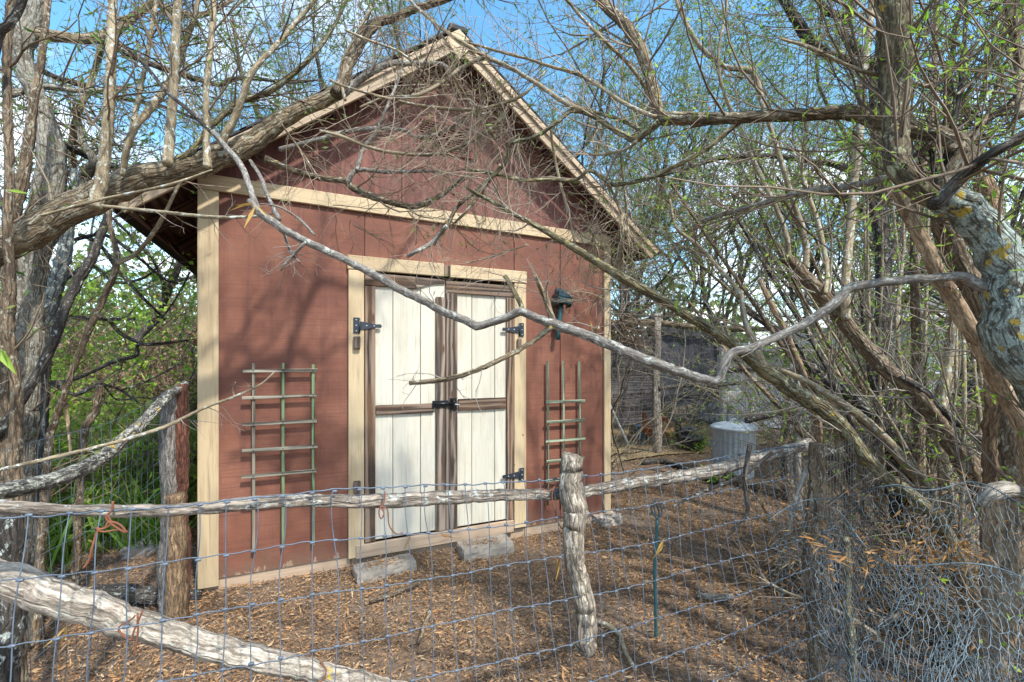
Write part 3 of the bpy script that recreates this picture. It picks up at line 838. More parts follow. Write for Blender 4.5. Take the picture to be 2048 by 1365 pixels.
# ------------------------------------------------------------------ solar lamp on the wall
def solar_lamp():
    c = np.array([1.93, YF - 0.07, 1.95])
    t = thing('solar_lamp', 'dark green solar lamp head on a short pole fixed to the red wall', 'lamp', c)
    def rot(v, a):  # lean in the x-z plane
        return np.array([v[0] * math.cos(a) + v[2] * math.sin(a), v[1], -v[0] * math.sin(a) + v[2] * math.cos(a)])
    a = 0.12
    ax, ay, az = rot((1, 0, 0), a), np.array([0, 1.0, 0]), rot((0, 0, 1), a)
    t1, t2 = (ay * 0.55 + az * 0.83), (az * 0.55 - ay * 0.83)
    h = board('housing', c + az * 0.02, ax * 0.060, t1 * 0.055, t2 * 0.018, M['green_plastic'], t, 0.006)
    board('solar_panel', c + az * 0.024 + t2 * 0.020, ax * 0.050, t1 * 0.042, t2 * 0.003, M['panel_dark'], h, 0.002)
    board('panel_rib', c + az * 0.024 + t2 * 0.0225, ax * 0.004, t1 * 0.040, t2 * 0.003, M['green_plastic'], h, 0.001)
    board('visor', c - az * 0.035 - ay * 0.035, ax * 0.058, ay * 0.028, az * 0.022, M['green_plastic'], t, 0.006)
    board('lens', c - az * 0.055 - ay * 0.030, ax * 0.045, ay * 0.022, az * 0.006, M['panel_dark'], t, 0.003)
    for s in (-1, 1):
        board('side_cheek', c - az * 0.02 - ay * 0.01 + ax * 0.0625 * s, ax * 0.003, ay * 0.045, az * 0.055, M['green_plastic'], t, 0.002)
    b0 = c - az * 0.055 + ay * 0.01
    rod('pole', [b0, b0 - az * 0.14, b0 - az * 0.30], 0.019, M['green_pole'], t, 12, 2)
    bx('bracket', (b0[0] - 0.05, YF - 0.06, b0[2] - 0.20), (b0[0] - 0.01, YF - 0.0005, b0[2] - 0.17), M['green_plastic'], t)
solar_lamp()

# ------------------------------------------------------------------ blocks and stones by the shed
def rough_block(name, c, size, rz, label, cat_, mat, group=None, rough=0.006, seed=1, cut=None):
    r = np.random.default_rng(seed)
    t = mk_block(c, size, rz, r, rough)
    o = mk(name, t[0], t[1], mat, None, t[0], smooth=False)
    return tag(o, label, cat_, group)
def mk_block(c, size, rz, r, rough):
    nx, ny, nz = 9, 6, 4
    V = []; ix = {}
    F = []
    def vid(i, j, k):
        key = (i, j, k)
        if key not in ix:
            p = np.array([i / nx - .5, j / ny - .5, k / nz - .5]) * size
            edge = sum(x in (0, n) for x, n in ((i, nx), (j, ny), (k, nz)))
            p *= 1 - (0.03 if edge >= 2 else 0) - (0.02 if edge == 3 else 0)
            p += r.normal(0, rough, 3)
            ix[key] = len(V); V.append(p)
        return ix[key]
    for (n1, n2, fix, n3) in ((nx, ny, 2, nz), (nx, nz, 1, ny), (ny, nz, 0, nx)):
        for side in (0, n3):
            for a in range(n1):
                for b in range(n2):
                    q = []
                    for (da, db) in ((0, 0), (1, 0), (1, 1), (0, 1)):
                        p = [0, 0, 0]; o_ = [i for i in range(3) if i != fix]
                        p[o_[0]] = a + da; p[o_[1]] = b + db; p[fix] = side
                        q.append(vid(*p))
                    F.append(q)
    V = np.array(V)
    for f in F:
        p = V[f]; nn = np.cross(p[1] - p[0], p[2] - p[0])
        if np.dot(nn, p.mean(0)) < 0: f.reverse()
    cz, sz = math.cos(rz), math.sin(rz)
    W_ = np.stack([V[:, 0] * cz - V[:, 1] * sz, V[:, 0] * sz + V[:, 1] * cz, V[:, 2]], 1) + np.asarray(c)
    return W_, F
rough_block('concrete_block', (0.47, YF - 0.20, 0.022), (0.40, 0.17, 0.07), 0.08, 'grey concrete block on the mulch before the left door leaf', 'block', M['concrete'], 'concrete blocks at the shed door', 0.0016, 3)
rough_block('concrete_block', (1.20, YF - 0.18, 0.030), (0.40, 0.20, 0.09), -0.02, 'grey concrete block littered with chips before the right door leaf', 'block', M['concrete'], 'concrete blocks at the shed door', 0.0016, 5)
def stone(u, v, sx, sy, sz, rz, label, seed):
    D = CAMZ * 900 / (v - 725)
    p = G(u, D)
    o = rough_block('flat_stone', (p[0], p[1], sz * 0.3), (sx, sy, sz), rz, label, 'stone', M['stone'], None, min(sx, sz) * 0.06 + 0.004, seed)
stone(296, 1098, 0.30, 0.26, 0.06, 0.3, 'flat pale stone slab on the mulch behind the split cedar post', 11)
stone(172, 1082, 0.20, 0.13, 0.10, 0.6, 'pale oblong stone on the mulch near the left fence', 12)
stone(1215, 1045, 0.22, 0.16, 0.08, 0.1, 'grey stone lump at the right front corner of the shed', 13)

# ------------------------------------------------------------------ front field fence
YFEN = 1.076
_u = [-80, 100, 400, 640, 800, 950, 1100, 1250, 1400, 1560, 1700]
_v = [1038, 1030, 1008, 985, 976, 968, 957, 945, 923, 897, 880]
_pp = [PY(a, b, YFEN) for a, b in zip(_u, _v)]
_px = [p[0] for p in _pp]; _pz = [p[2] for p in _pp]
def zfen(x): return np.interp(x, _px, _pz)
def pfen(x, drop, k=0.0):
    """point of the wire mesh, drop metres below its top wire; the mesh leans towards the camera"""
    z = zfen(x) - drop
    return np.array([x, YFEN - 0.20 * drop + 0.006 * math.sin(x * 9 + drop * 14) + k, z])
fence = thing('wire_fence', 'field wire fence with a crooked pole as top rail in front of the shed', 'fence', (0.3, YFEN, 0))
FX0, FX1 = PY(-110, 1030, YFEN)[0], PY(1632, 880, YFEN)[0]
vx = np.arange(FX0, FX1, 0.0508)
vx = vx + RNG.normal(0, 0.0035, len(vx))
drops = [0.0] + [0.1016 * i + RNG.normal(0, 0.002) for i in range(1, 12)]
for i, dr in enumerate(drops):
    xs = np.arange(FX0 - 0.02, FX1 + 0.03, 0.0127)
    ph = RNG.uniform(0, 6)
    pts = []
    for x in xs:
        w = 0.0012 * math.sin(x * 2 * math.pi / 0.0508 + ph) + 0.003 * math.sin(x * 5 + ph) + 0.0012 * math.sin(x * 31 + ph * 2)
        pts.append(pfen(x, dr + w))
    pts = np.array(pts)
    R = np.full(len(xs), 0.0013 if i else 0.0017)
    parts = [tubes(pts[None], R[None], 5)]
    # wrapped knots at each stay
    kn = np.array([[pfen(x - 0.005, dr), pfen(x - 0.002, dr), pfen(x + 0.002, dr), pfen(x + 0.005, dr)] for x in vx]) + np.array([0, -0.0012, 0])
    KR = np.tile(np.array([[0.0022, 0.0033, 0.0033, 0.0022]]), (len(vx), 1))
    parts.append(tubes(kn, KR, 6))
    V, F, T = cat(parts)
    mk('horizontal_wire', V, F, M['wire'], fence, T)
for x in vx:
    pts = []
    xo = 0
    ds = np.arange(0, drops[-1] + 0.001, 0.0254)
    b1, b2 = RNG.normal(0, 0.0022), RNG.normal(0, 0.003)
    for d_ in ds:
        xo = b1 * math.sin(d_ * 31) + b2 * math.sin(d_ * 17 + 1) - 0.012 * min(d_, 0.1) * 0
        pts.append(pfen(x + xo, d_, -0.0022))
    rod('stay_wire', pts, 0.00115, M['wire'], fence, 5, 1, False)
    # the wrap over the top wire
def fline(lst, off):
    return [PY(u, v, YFEN + off) for u, v, w in lst], [w * (PY(u, v, YFEN + off) @ CF) / 1800 for u, v, w in lst]
RAIL = [(-140, 1020, 30), (-60, 1012, 30), (0, 1015, 30), (69, 1018, 26), (138, 1022, 22), (207, 1022, 24), (275, 1022, 25), (344, 1020, 23), (413, 1016, 24), (482, 1009, 27), (585, 1002, 25), (689, 1003, 25), (783, 1002, 29), (887, 995, 27), (990, 990, 22), (1069, 990, 19), (1121, 988, 22), (1176, 983, 22), (1231, 972, 24), (1334, 957, 25), (1417, 943, 26), (1486, 924, 24), (1555, 905, 23), (1618, 887, 23)]
p_, r_ = fline(RAIL, 0.022)
limb_mesh('top_rail', p_, r_, M['wood_rail'], fence, 12, 0.11, 4, 0.014)
# short log wired to the mesh
LOG = [(1145, 912, 44), (1143, 940, 46), (1143, 964, 47), (1147, 1000, 50), (1152, 1026, 50), (1148, 1050, 42), (1147, 1074, 41), (1152, 1136, 40), (1165, 1188, 40), (1171, 1239, 43), (1173, 1303, 38)]
p_ = [P(u, v, 1.215) for u, v, w in LOG]; r_ = [w * 1.215 / 1800 for u, v, w in LOG]
lg = limb_mesh('stay_log', p_, r_, M['wood_log'], fence, 22, 0.07, 4, 0.010)
sc_ = P(1172, 1268, 1.19); ln_ = np.linspace(0, 2 * math.pi, 17)[:-1]
ring = [sc_ + CR * 0.021 * math.cos(a) + CU * 0.047 * math.sin(a) - CR * 0.002 * math.sin(a) for a in ln_]
Vc = np.array(ring + [q + CF * 0.022 for q in ring])
fc = mk('sawn_face', Vc, [tuple(range(16))[::-1], tuple(range(16, 32))] + [(i, (i + 1) % 16, (i + 1) % 16 + 16, i + 16) for i in range(16)], M['weathered_grey'], lg, (Vc - sc_)[:, [0, 1, 2]] * np.array([1, 1, 1]) + 4.0, smooth=False)
lg['label'] = 'short barkless log wired upright to the mesh, its sawn foot clear of the ground'
# corner post with bark
def post(name, u, v_top, D, w, mat, parent, lean=(0, 0), k=12, rough=0.13, vb=None, label=None):
    top = P(u, v_top, D); bot = np.array([top[0] + lean[0], top[1] + lean[1], -0.15])
    if vb is not None: bot = P(u + lean[0], vb, D)
    n = 7; pts = [top * (1 - t) + bot * t + np.array([RNG.normal(0, .006), RNG.normal(0, .006), 0]) * (0 < t < 1) for t in np.linspace(0, 1, n)]
    r = [w * D / 1800 * f for f in np.linspace(0.92, 1.06, n)]
    o = limb_mesh(name, pts, r, mat, parent, k, rough, 4)
    if label: o['label'] = label
    return o
post('post', 1631, 888, 1.60, 30, M['bark_brown'], fence, label='brown barked corner post')
# rusty tie wires on the rail
def tie(pts, parent, r=0.0016):
    rod('wire_tie', pts, r, M['rust'], parent, 6, 4)
def tw(l, off=-0.012): return [PY(u, v, YFEN + off) for u, v in l]
tie(tw([(226, 1003), (224, 1020), (212, 1036), (228, 1052), (252, 1066), (240, 1050), (218, 1044), (210, 1056), (196, 1062), (186, 1090), (178, 1120), (166, 1138)]), fence, 0.002)
tie(tw([(215, 1030), (222, 1048), (205, 1058), (192, 1056), (206, 1064), (236, 1060), (256, 1064)]), fence)
tie(tw([(770, 984), (768, 1004), (758, 1022), (762, 1038), (768, 1026), (760, 1014), (775, 1020), (778, 1050), (792, 1068), (806, 1066)]), fence)
tie(tw([(1085, 978), (1102, 982), (1116, 964), (1104, 990), (1112, 1030), (1122, 1056), (1142, 1070)]), fence)

# lower diagonal pole
POLE = [(-120, 1125, 58), (0, 1157, 60), (69, 1181, 62), (172, 1212, 62), (241, 1239, 58), (310, 1260, 52), (413, 1291, 48), (516, 1318, 44), (620, 1341, 40), (700, 1358, 38), (800, 1385, 36), (960, 1440, 32)]
dd = np.linspace(0.86, 1.08, len(POLE))
pole = limb_mesh('fallen_pole', [P(u, v, D) for (u, v, w), D in zip(POLE, dd)], [w * D / 1800 for (u, v, w), D in zip(POLE, dd)], M['wood_pale'], None, 14, 0.09, 4, 0.014)
tag(pole, 'bleached pale pole with yellow lichen slanting down behind the lower fence wires', 'pole')
for l in ([(285, 1222), (278, 1240), (268, 1262), (262, 1280), (245, 1270), (238, 1255), (262, 1240), (270, 1232)], [(275, 1228), (276, 1262), (272, 1290), (268, 1310)], [(640, 1325), (652, 1340), (646, 1360), (634, 1366)]):
    o = rod('wire_tie', [P(u, v, np.interp(u, [0, 800], [0.83, 1.0])) for u, v in l], 0.0018, M['rust'], pole, 6, 4)

# ------------------------------------------------------------------ left side fence: mossy rail, split cedar post, fine mesh
sf = thing('side_fence', 'side fence with mossy rail and fine wire running back to the split cedar post', 'fence', G(180, 1.7))
MOSS = [(-120, 992, 34), (0, 983, 33), (69, 971, 31), (138, 950, 30), (207, 915, 26), (241, 885, 24), (293, 838, 20), (331, 797, 18), (372, 768, 15)]
dm = [1.02, 1.14, 1.25, 1.40, 1.65, 1.85, 2.15, 2.38, 2.58]
limb_mesh('mossy_rail', [P(u, v, D) for (u, v, w), D in zip(MOSS, dm)], [w * D / 1800 for (u, v, w), D in zip(MOSS, dm)], M['bark_oldrail'], sf, 12, 0.12, 4, 0.016)
post('cedar_post', 342, 785, 2.50, 30, M['bark_post'], sf, label='grey half of the split cedar post')
post('cedar_post', 362, 770, 2.53, 26, M['wood_redpost'], sf, label='reddish half of the split cedar post')
post('cedar_post', 352, 990, 2.47, 34, M['wood_orange'], sf, label='bare orange foot of the split cedar post')
post('post', 6, 1030, 1.08, 56, M['bark_dark'], sf, label='dark post behind the left end of the rail')
# fine welded mesh along that line
A_ = np.array([-1.20, 0.98]); B_ = P(338, 1000, 2.46)[:2]
nl = np.linalg.norm(B_ - A_); dA = (B_ - A_) / nl
ztopA = lambda s: np.interp(s / nl, [0, 0.45, 0.75, 1.0], [1.10, 1.10, 1.14, 1.24])
for i in range(15):
    s = np.linspace(0, nl, 60); dr = i * 0.085
    pts = np.array([[*(A_ + dA * q), ztopA(q) - dr + 0.006 * math.sin(q * 7 + i)] for q in s])
    pts[:, 0] += 0.012 * np.sin(s * 8 + i * .4)
    V, F, T = tubes(pts[None], np.full((1, 60), 0.0012), 4)
    mk('horizontal_wire', V, F, M['wire'], sf, T)
for s in np.arange(0, nl, 0.0508):
    zz = np.linspace(0, 1.2, 12)
    pts = np.array([[*(A_ + dA * (s + 0.004 * math.sin(q * 9 + s))), ztopA(s) - q] for q in zz])
    pts[:, 0] += 0.012 * np.sin(s * 8 + zz * 4)
    V, F, T = tubes(pts[None], np.full((1, 12), 0.0010), 4)
    mk('stay_wire', V, F, M['wire'], sf, T)
# fallen log by the shed corner
LG = [(185, 1180, 20), (225, 1184, 30), (258, 1186, 35), (310, 1192, 36), (362, 1194, 32), (402, 1194, 22)]
o = limb_mesh('fallen_log', [P(u, v, D) for (u, v, w), D in zip(LG, np.linspace(2.45, 2.72, 6))], [w * 2.6 / 1800 for u, v, w in LG], M['bark_dark'], None, 12, 0.14, 4, 0.02)
tag(o, 'dark rough-barked log lying at the left foot of the shed corner', 'log')

# ------------------------------------------------------------------ garden stake with loops
def stake():
    D = 2.30
    b = P(1312, 1225, D); b[2] = -0.06
    t = thing('garden_stake', 'dark green metal stake with a looped top standing in the mulch', 'stake', (b[0], b[1], 0))
    pts = [b, P(1311, 1205, D), P(1309, 1140, D), P(1313, 1080, D), P(1314, 1040, D)]
    rod('rod', pts, 0.008, M['green_pole'], t, 8, 3)
    rod('loop', [P(1314, 1042, D), P(1308, 1015, D), P(1308, 1003, D), P(1315, 1000, D), P(1322, 1012, D), P(1323, 1028, D), P(1315, 1042, D)], 0.004, M['wire'], t, 8, 4)
    rod('loop', [P(1315, 1040, D), P(1303, 1022, D), P(1304, 1008, D), P(1312, 1010, D - .02), P(1318, 1026, D), P(1314, 1044, D)], 0.004, M['green_pole'], t, 8, 4)
stake()

# ------------------------------------------------------------------ bits lying on the mulch
def on_ground(lst, wpx, name, label, cat_, mat, flat=False, lift=0.0):
    pts = []; rs = []
    for (u, v) in lst:
        D = CAMZ * 900 / (v - 725)
        p = G(u, D); r = wpx * D / 1800
        p[2] = r * 0.8 + 0.004 + lift; pts.append(p); rs.append(r)
    o = limb_mesh(name, pts, rs, mat, None, 8, 0.12, 4)
    return tag(o, label, cat_)
on_ground([(1195, 1248), (1215, 1255), (1240, 1275), (1248, 1300), (1270, 1345)], 8, 'fallen_stick', 'bent pale stick on the mulch right of the wired log', 'stick', M['bark_shoot'])
on_ground([(738, 1208), (790, 1192), (838, 1172)], 9, 'bark_strip', 'long reddish bark strip lying on the mulch before the left block', 'bark strip', M['bark_brown'])
on_ground([(838, 1290), (850, 1255), (862, 1225)], 9, 'bark_strip', 'short brown bark strip pointing at the camera on the mulch', 'bark strip', M['bark_brown'])
on_ground([(1395, 1196), (1430, 1202), (1464, 1200)], 12, 'wood_offcut', 'weathered flat offcut of wood on the mulch behind the right mesh', 'offcut', M['wood_rail'])
on_ground([(1285, 930), (1330, 928), (1400, 955), (1450, 975)], 10, 'fallen_branch', 'long dark branch lying along the ground before the chicken run', 'branch', M['bark_dark'])
on_ground([(1455, 962), (1500, 978), (1560, 996)], 20, 'fallen_log', 'weathered log lying between the trash can and the dark post', 'log', M['bark_brown'])
# ------------------------------------------------------------------ traced trees
def Q(s):
    return [tuple(float(x) for x in p.split(',')) for p in s.split()]
B = M
def tree(name, label, base, group=None, cat_='tree'):
    return thing(name, label, cat_, base, group)

# --- left leaning tree whose limb crosses the eave
lt = tree('leaning_tree', 'tree leaning in from the left, thick limb crossing the shed eave with straight shoots', P(-290, 1600, 1.5), None)
tr('limb', Q('-290,1600,96 -262,1000,84 -215,720,74 -140,575,62 -60,520,54 0,492,54 90,450,56 150,415,58 215,383,54 300,352,50 370,338,46 430,318,44 480,300,40 520,275,34 560,245,31 600,222,28 650,200,26 690,180,24'), (1.45, 2.15), B['bark_limb'], lt, 14, 0.11, 'll')
tr('limb', Q('672,190,24 687,162,22 694,131,24 714,93,24 735,62,22 756,45,18 794,34,15 832,17,14 873,5,14 930,-20,13 1010,-80,11'), (2.14, 2.5), B['bark_brown'], lt, 11, 0.09, 'll2')
tr('limb', Q('680,190,20 714,165,13 748,143,12 783,127,11 818,127,10 883,129,9 905,150,6'), (2.15, 2.3), B['bark_grey'], lt, 9, 0.1, 'gab')
SH = ['188,417,25 200,375,22 212,296,20 220,172,18 224,69,16 225,-20,15 226,-140,12',
      '334,330,21 341,262,18 348,165,16 351,86,16 355,0,15 358,-120,12',
      '415,338,17 413,275,12 412,193,11 418,124,12 425,52,11 428,-20,10 430,-130,8',
      '244,352,11 255,293,13 272,251,14 296,224,14 331,176,13 355,134,11 375,76,10 393,17,9 398,-50,8',
      '262,262,8 279,189,9 293,120,8 306,45,8 314,-10,7 322,-90,6',
      '440,290,15 472,231,13 489,182,12 506,141,11 544,100,10 592,45,9 634,-5,8 690,-80,6',
      '344,326,11 385,300,10 420,255,12 454,224,12 482,203,11 534,186,11 578,155,10 620,117,8 654,76,7 689,10,6 700,-40,5',
      '690,200,7 680,138,6 712,70,5 745,10,5 760,-30,4']
for i, s in enumerate(SH):
    tr('shoot', Q(s), (1.72 + 0.05 * i, 1.9 + 0.05 * i), B['bark_mossy'] if i == 6 else B['bark_shoot'], lt, 8, 0.05, 'lsh')
tr('branch', Q('530,318,14 585,341,13 637,355,13 689,362,13 701,372,14 732,389,14 776,403,12 818,413,12 845,410,12 887,389,10 921,362,9 942,348,6'), (1.95, 2.15), B['bark_limb'], lt, 9, 0.1, 'gab')
tr('branch', Q('695,365,9 714,341,9 766,344,8 818,344,7 873,343,5 905,352,3'), (2.02, 2.2), B['bark_grey'], lt, 7, 0.1, 'gab')
tr('branch', Q('714,341,8 728,296,8 752,265,8 780,200,6 800,150,5 806,110,3'), (2.02, 2.15), B['bark_grey'], lt, 7, 0.08, 'gab')
tr('branch', Q('560,300,10 640,278,9 701,263,9 749,258,8 811,262,8 832,275,7 883,265,7 935,238,6 983,224,4'), (2.0, 2.2), B['bark_grey'], lt, 7, 0.1, 'gab')
tr('branch', Q('424,262,9 451,293,10 482,331,11 503,386,11 517,424,13'), (1.72, 1.5), B['bark_grey'], lt, 8, 0.08)
tr('branch', Q('207,58,5 280,120,7 330,180,8 370,215,8 424,265,9'), (1.9, 1.72), B['bark_dark'], lt, 7, 0.08)
tr('branch', Q('500,322,7 512,340,8 523,358,8 537,396,8 558,440,9'), (1.85, 1.5), B['bark_grey'], lt, 8, 0.1)
tr('branch', Q('205,412,6 330,425,7 430,435,7 520,432,5 545,428,3'), (1.65, 1.55), B['bark_shoot'], lt, 7, 0.1, 'gab2')
tr('branch', Q('80,432,5 200,400,6 330,372,5 425,340,3'), (1.5, 1.6), B['bark_shoot'], lt, 7, 0.08)

# --- big old trunk at the left behind the limb
ot = tree('old_tree', 'old thick-trunked tree at the left with peeling bark, behind the leaning limb', P(16, 1290, 2.25))
tr('trunk', Q('16,1300,92 20,1010,76 28,920,68 38,846,60 48,760,56 58,691,57 50,643,58 55,570,58 69,484,56 93,413,50 103,310,42 86,224,32 56,155,32 40,103,38 62,56,34 90,-40,30 120,-200,26'), (2.25, 2.55), B['bark_old'], ot, 14, 0.12, 'old')
tr('limb', Q('70,70,26 103,72,20 155,77,18 207,74,20 241,55,16 275,28,15 310,7,14 361,28,12 413,28,9 465,0,7'), (2.5, 3.0), B['bark_limb'], ot, 10, 0.1, 'old')
tr('limb', Q('207,79,15 262,110,12 310,131,12 358,148,11 406,162,9 441,170,8 465,158,8 516,158,7 585,165,5 640,160,3'), (2.7, 3.3), B['bark_dark'], ot, 8, 0.1, 'old')
tr('limb', Q('207,85,12 193,131,11 176,182,11 158,220,13 146,275,14 145,327,12 151,358,12'), (2.7, 2.6), B['bark_mossy'], ot, 8, 0.08, 'old')
tr('limb', Q('134,410,18 165,358,20 189,324,16 169,293,14 158,248,12 150,215,8'), (2.5, 2.6), B['bark_old'], ot, 8, 0.1, 'old')
tr('limb', Q('0,140,12 60,130,11 100,150,10 160,170,10 240,195,9 330,215,7 400,240,4'), (2.5, 3.0), B['bark_dark'], ot, 8, 0.1, 'old')
tr('limb', Q('110,280,14 150,300,13 210,330,11 290,350,7'), (2.5, 2.9), B['bark_dark'], ot, 8, 0.1, 'old')
tr('limb', Q('20,190,13 90,175,10 160,182,8 250,178,5'), (2.4, 2.6), B['bark_old'], ot, 8, 0.1, 'old')

# --- slim stems at the left edge, each its own plant
def stem(label, s, D, mat, key=None, k=9, name='slim_tree', rough=0.08, group='slim stems at the left edge'):
    p0 = Q(s)[0]
    t = tree(name, label, P(p0[0], p0[1], D if not isinstance(D, tuple) else D[0]), group)
    tr('trunk', Q(s), D, mat, t, k, rough, key)
    return t
stem('slim shag-barked stem with a pale bare patch, leaning right across the left shrubs', '-60,1330,20 -40,950,18 0,863,17 45,798,17 79,743,17 110,674,17 131,615,17 155,564,17 186,512,16 207,457,14 222,415,11', (1.9, 2.3), B['bark_dark'], 'lst')
t_ = stem('slim brown stem with a fork at eave height, in front of the left shrubs', '70,1290,16 96,911,13 110,846,12 131,781,11 145,743,11 172,674,11 203,605,12 234,527,11 220,450,8 214,400,6', (2.1, 2.2), B['bark_brown'], 'lst')
tr('limb', Q('234,527,9 275,505,8 317,450,8 350,385,6 372,345,5'), (2.15, 2.0), B['bark_shoot'], t_, 7, 0.08)
stem('short dead upright stick leaning left of the cedar post, cut at its top', '150,1200,15 165,891,14 180,840,14 189,822,14 200,770,13', 2.6, B['bark_brown'])
stem('dark bluish trunk beside the old thick trunk', '60,1260,26 70,900,25 85,720,24 93,643,24 107,588,26 127,519,25 138,450,19 146,400,15 150,340,12', 2.45, B['bark_blue'], 'lst', 10)
stem('brown stem at the far left edge rising past the limb', '40,1500,26 31,920,22 34,794,20 26,725,18 17,657,18 20,553,16 15,450,16 20,344,15 15,207,15 14,103,14 22,0,13 30,-120,11', (1.5, 1.6), B['bark_brown'], 'lst')
stem('grey stem at the far left passing behind the limb and up out of sight', '10,1320,24 15,700,22 22,470,21 30,430,20 48,344,20 58,275,18 69,193,14 83,120,12 93,34,11 97,-40,10 100,-140,8', (2.1, 2.2), B['bark_brown'], 'lst')
stem('dark stem cut by the left edge, bending right at its top', '-70,1500,22 -60,700,22 -40,300,22 -10,90,20 20,45,16 45,0,14 70,-90,12', (1.5, 1.5), B['bark_dark'])
stem('pale thin stick hanging among the left shrubs', '141,905,4 134,829,6 127,781,6 119,762,5', 2.3, B['bark_tan'], name='thin_stick')

# --- dark low branches in the left shrubs
db = tree('dark_shrub', 'dark bare shrub with crooked low branches left of the shed corner', G(60, 3.1), None, 'shrub')
for s in ('70,1130,18 85,900,14 95,720,12 110,629,10 172,638,8 269,639,5', '200,635,6 220,643,7 241,667,7 275,684,7 303,689,7 377,681,4',
          '303,689,5 275,691,6 272,712,8 224,725,8 172,750,7 131,763,7 83,763,6', '90,760,8 134,784,8 155,789,9 186,774,8 207,770,6 241,781,5 275,805,4',
          '275,684,5 320,640,4 350,600,3 380,545,3', '130,560,6 180,530,7 230,565,6 290,555,4 330,520,3', '160,470,8 200,490,8 235,540,7 280,590,6 330,640,4',
          '241,781,4 300,760,4 360,728,3', '207,770,4 235,800,4 280,795,4 310,800,3', '150,480,7 210,470,7 270,510,6 330,560,4 370,570,3'):
    tr('branch', Q(s), (2.9, 3.2), B['bark_dark'], db, 7, 0.12, 'dark')

# --- right foreground tree: lichen limb, vertical trunk, arching limb
rt = tree('lichen_tree', 'large lichen-covered tree at the right edge, limbs arching over toward the gable', P(2175, 2000, 1.0))
tr('trunk', Q('2190,2050,110 2180,1500,104 2165,1100,98 2135,860,92 2085,755,86 2035,700,84 2019,657,84 2022,605,84 2018,553,80 1995,502,72 1968,467,66 1940,434,64 1913,410,58 1880,398,50'), (0.98, 1.25), B['bark_lichen'], rt, 16, 0.10, 'rt')
tr('limb', Q('1884,402,50 1847,384,44 1820,362,46 1796,337,50 1791,293,52 1790,224,51 1792,155,54 1789,69,60 1784,-7,64 1780,-120,62'), (1.25, 1.35), B['bark_olive'], rt, 14, 0.10, 'rt', 0.9)
tr('limb', Q('1895,405,44 1908,352,42 1926,315,38 1918,289,35 1882,272,28 1830,262,28 1761,246,28 1734,234,28 1706,224,30 1679,224,25 1623,229,22 1520,234,24 1417,238,24 1348,237,26 1327,238,27 1312,222,24'), (1.28, 1.7), B['bark_limb'], rt, 12, 0.11, 'rt')
tr('limb', Q('1318,228,22 1303,165,22 1283,103,24 1258,58,22 1224,24,20 1200,0,18 1160,-50,16'), (1.7, 1.9), B['bark_limb'], rt, 11, 0.09, 'rt')
tr('limb', Q('1868,412,24 1913,365,24 1954,330,24 2002,296,22 2048,272,24 2120,230,24'), (1.2, 1.0), B['bark_dark'], rt, 10, 0.1, 'rt')
RB = [('1320,242,14 1307,255,14 1272,280,14 1250,272,13 1231,262,12 1190,234,10 1159,222,12 1138,224,9 1110,248,8 1069,275,8 1024,286,8 1017,300,9 1014,320,8 990,348,8 949,386,8 918,410,8 900,441,7 883,470,6 868,492,4', 'bark_mossy'),
      ('1163,220,10 1121,200,9 1076,169,9 1024,138,8 980,117,9 942,96,9 900,69,7 859,38,6 818,0,5 790,-30,4', 'bark_shoot'),
      ('1310,248,10 1293,265,9 1245,241,8 1200,228,7 1159,214,8', 'bark_mossy'),
      ('1312,235,9 1300,231,8 1248,207,8 1203,176,7 1155,148,7 1093,131,6 1059,119,5 1011,107,5 962,93,5 930,84,3', 'bark_shoot'),
      ('1120,-15,5 1141,9,5 1162,34,6 1210,83,7 1258,131,7 1293,179,8 1309,215,10', 'bark_shoot'),
      ('1480,244,12 1465,255,11 1417,296,9 1380,317,9 1334,341,8 1293,358,8 1234,370,9 1217,365,8 1179,341,8 1162,355,7 1138,362,7 1100,360,7 1042,360,8 990,348,8 945,341,6 925,338,3', 'bark_mossy'),
      ('1272,284,9 1248,300,6 1197,310,5 1150,306,3', 'bark_shoot')]
for i, (s, m) in enumerate(RB):
    tr('branch', Q(s), (1.66, 1.95), B[m], rt, 8, 0.09, 'gab')
tr('branch', Q('1990,600,24 1978,581,22 1954,571,20 1927,553,18 1865,557,17 1796,562,17 1744,569,17 1699,577,18 1682,595,18 1658,617,18 1606,651,17 1555,674,17 1503,696,17 1462,707,20 1444,739,23 1434,762,19 1380,750,20 1317,729,20 1265,710,20 1214,688,20 1162,667,19 1110,650,20 1076,638,16 1045,624,16 1031,627,16 1004,639,14 973,648,14 952,653,17 935,643,16 893,627,16 852,605,16 800,579,16 749,550,15 680,515,15 585,470,15 551,448,15 517,424,14 498,400,10'), (1.22, 1.48), B['bark_grey'], rt, 12, 0.11, 'dbr')
for s, m, D in (('1045,624,12 1040,605,10 1024,577,10 1011,553,9', 'bark_mossy', 1.40), ('1107,645,12 1090,595,11 1069,550,9', 'bark_limb', 1.38),
             ('1105,652,12 1059,688,11 990,725,11 928,750,11 873,762,10 818,767,9', 'bark_limb', 1.36), ('1178,672,10 1190,663,9 1196,655,8', 'bark_tan', 1.35),
             ('1440,690,3 1452,700,5 1448,742,7', 'bark_tan', 1.34)):
    tr('branch', Q(s), D, B[m], rt, 8, 0.09, 'dbr2')
for s in ('614,482,7 609,488,7 582,515,6 561,541,4', '567,466,6 582,505,5 600,525,3', '628,470,5 600,440,5 560,415,4 520,408,2', '893,452,8 866,484,9 835,503,8 816,513,7'):
    tr('branch', Q(s), 1.5, B['bark_grey'], rt, 7, 0.1, 'dbr2')
tr('branch', Q('-40,950,9 0,940,8 150,905,7 250,880,7 340,850,7 400,820,6 470,793,5 520,770,4 548,745,3'), (1.45, 1.9), B['bark_shoot'], lt, 7, 0.08, 'gab2')
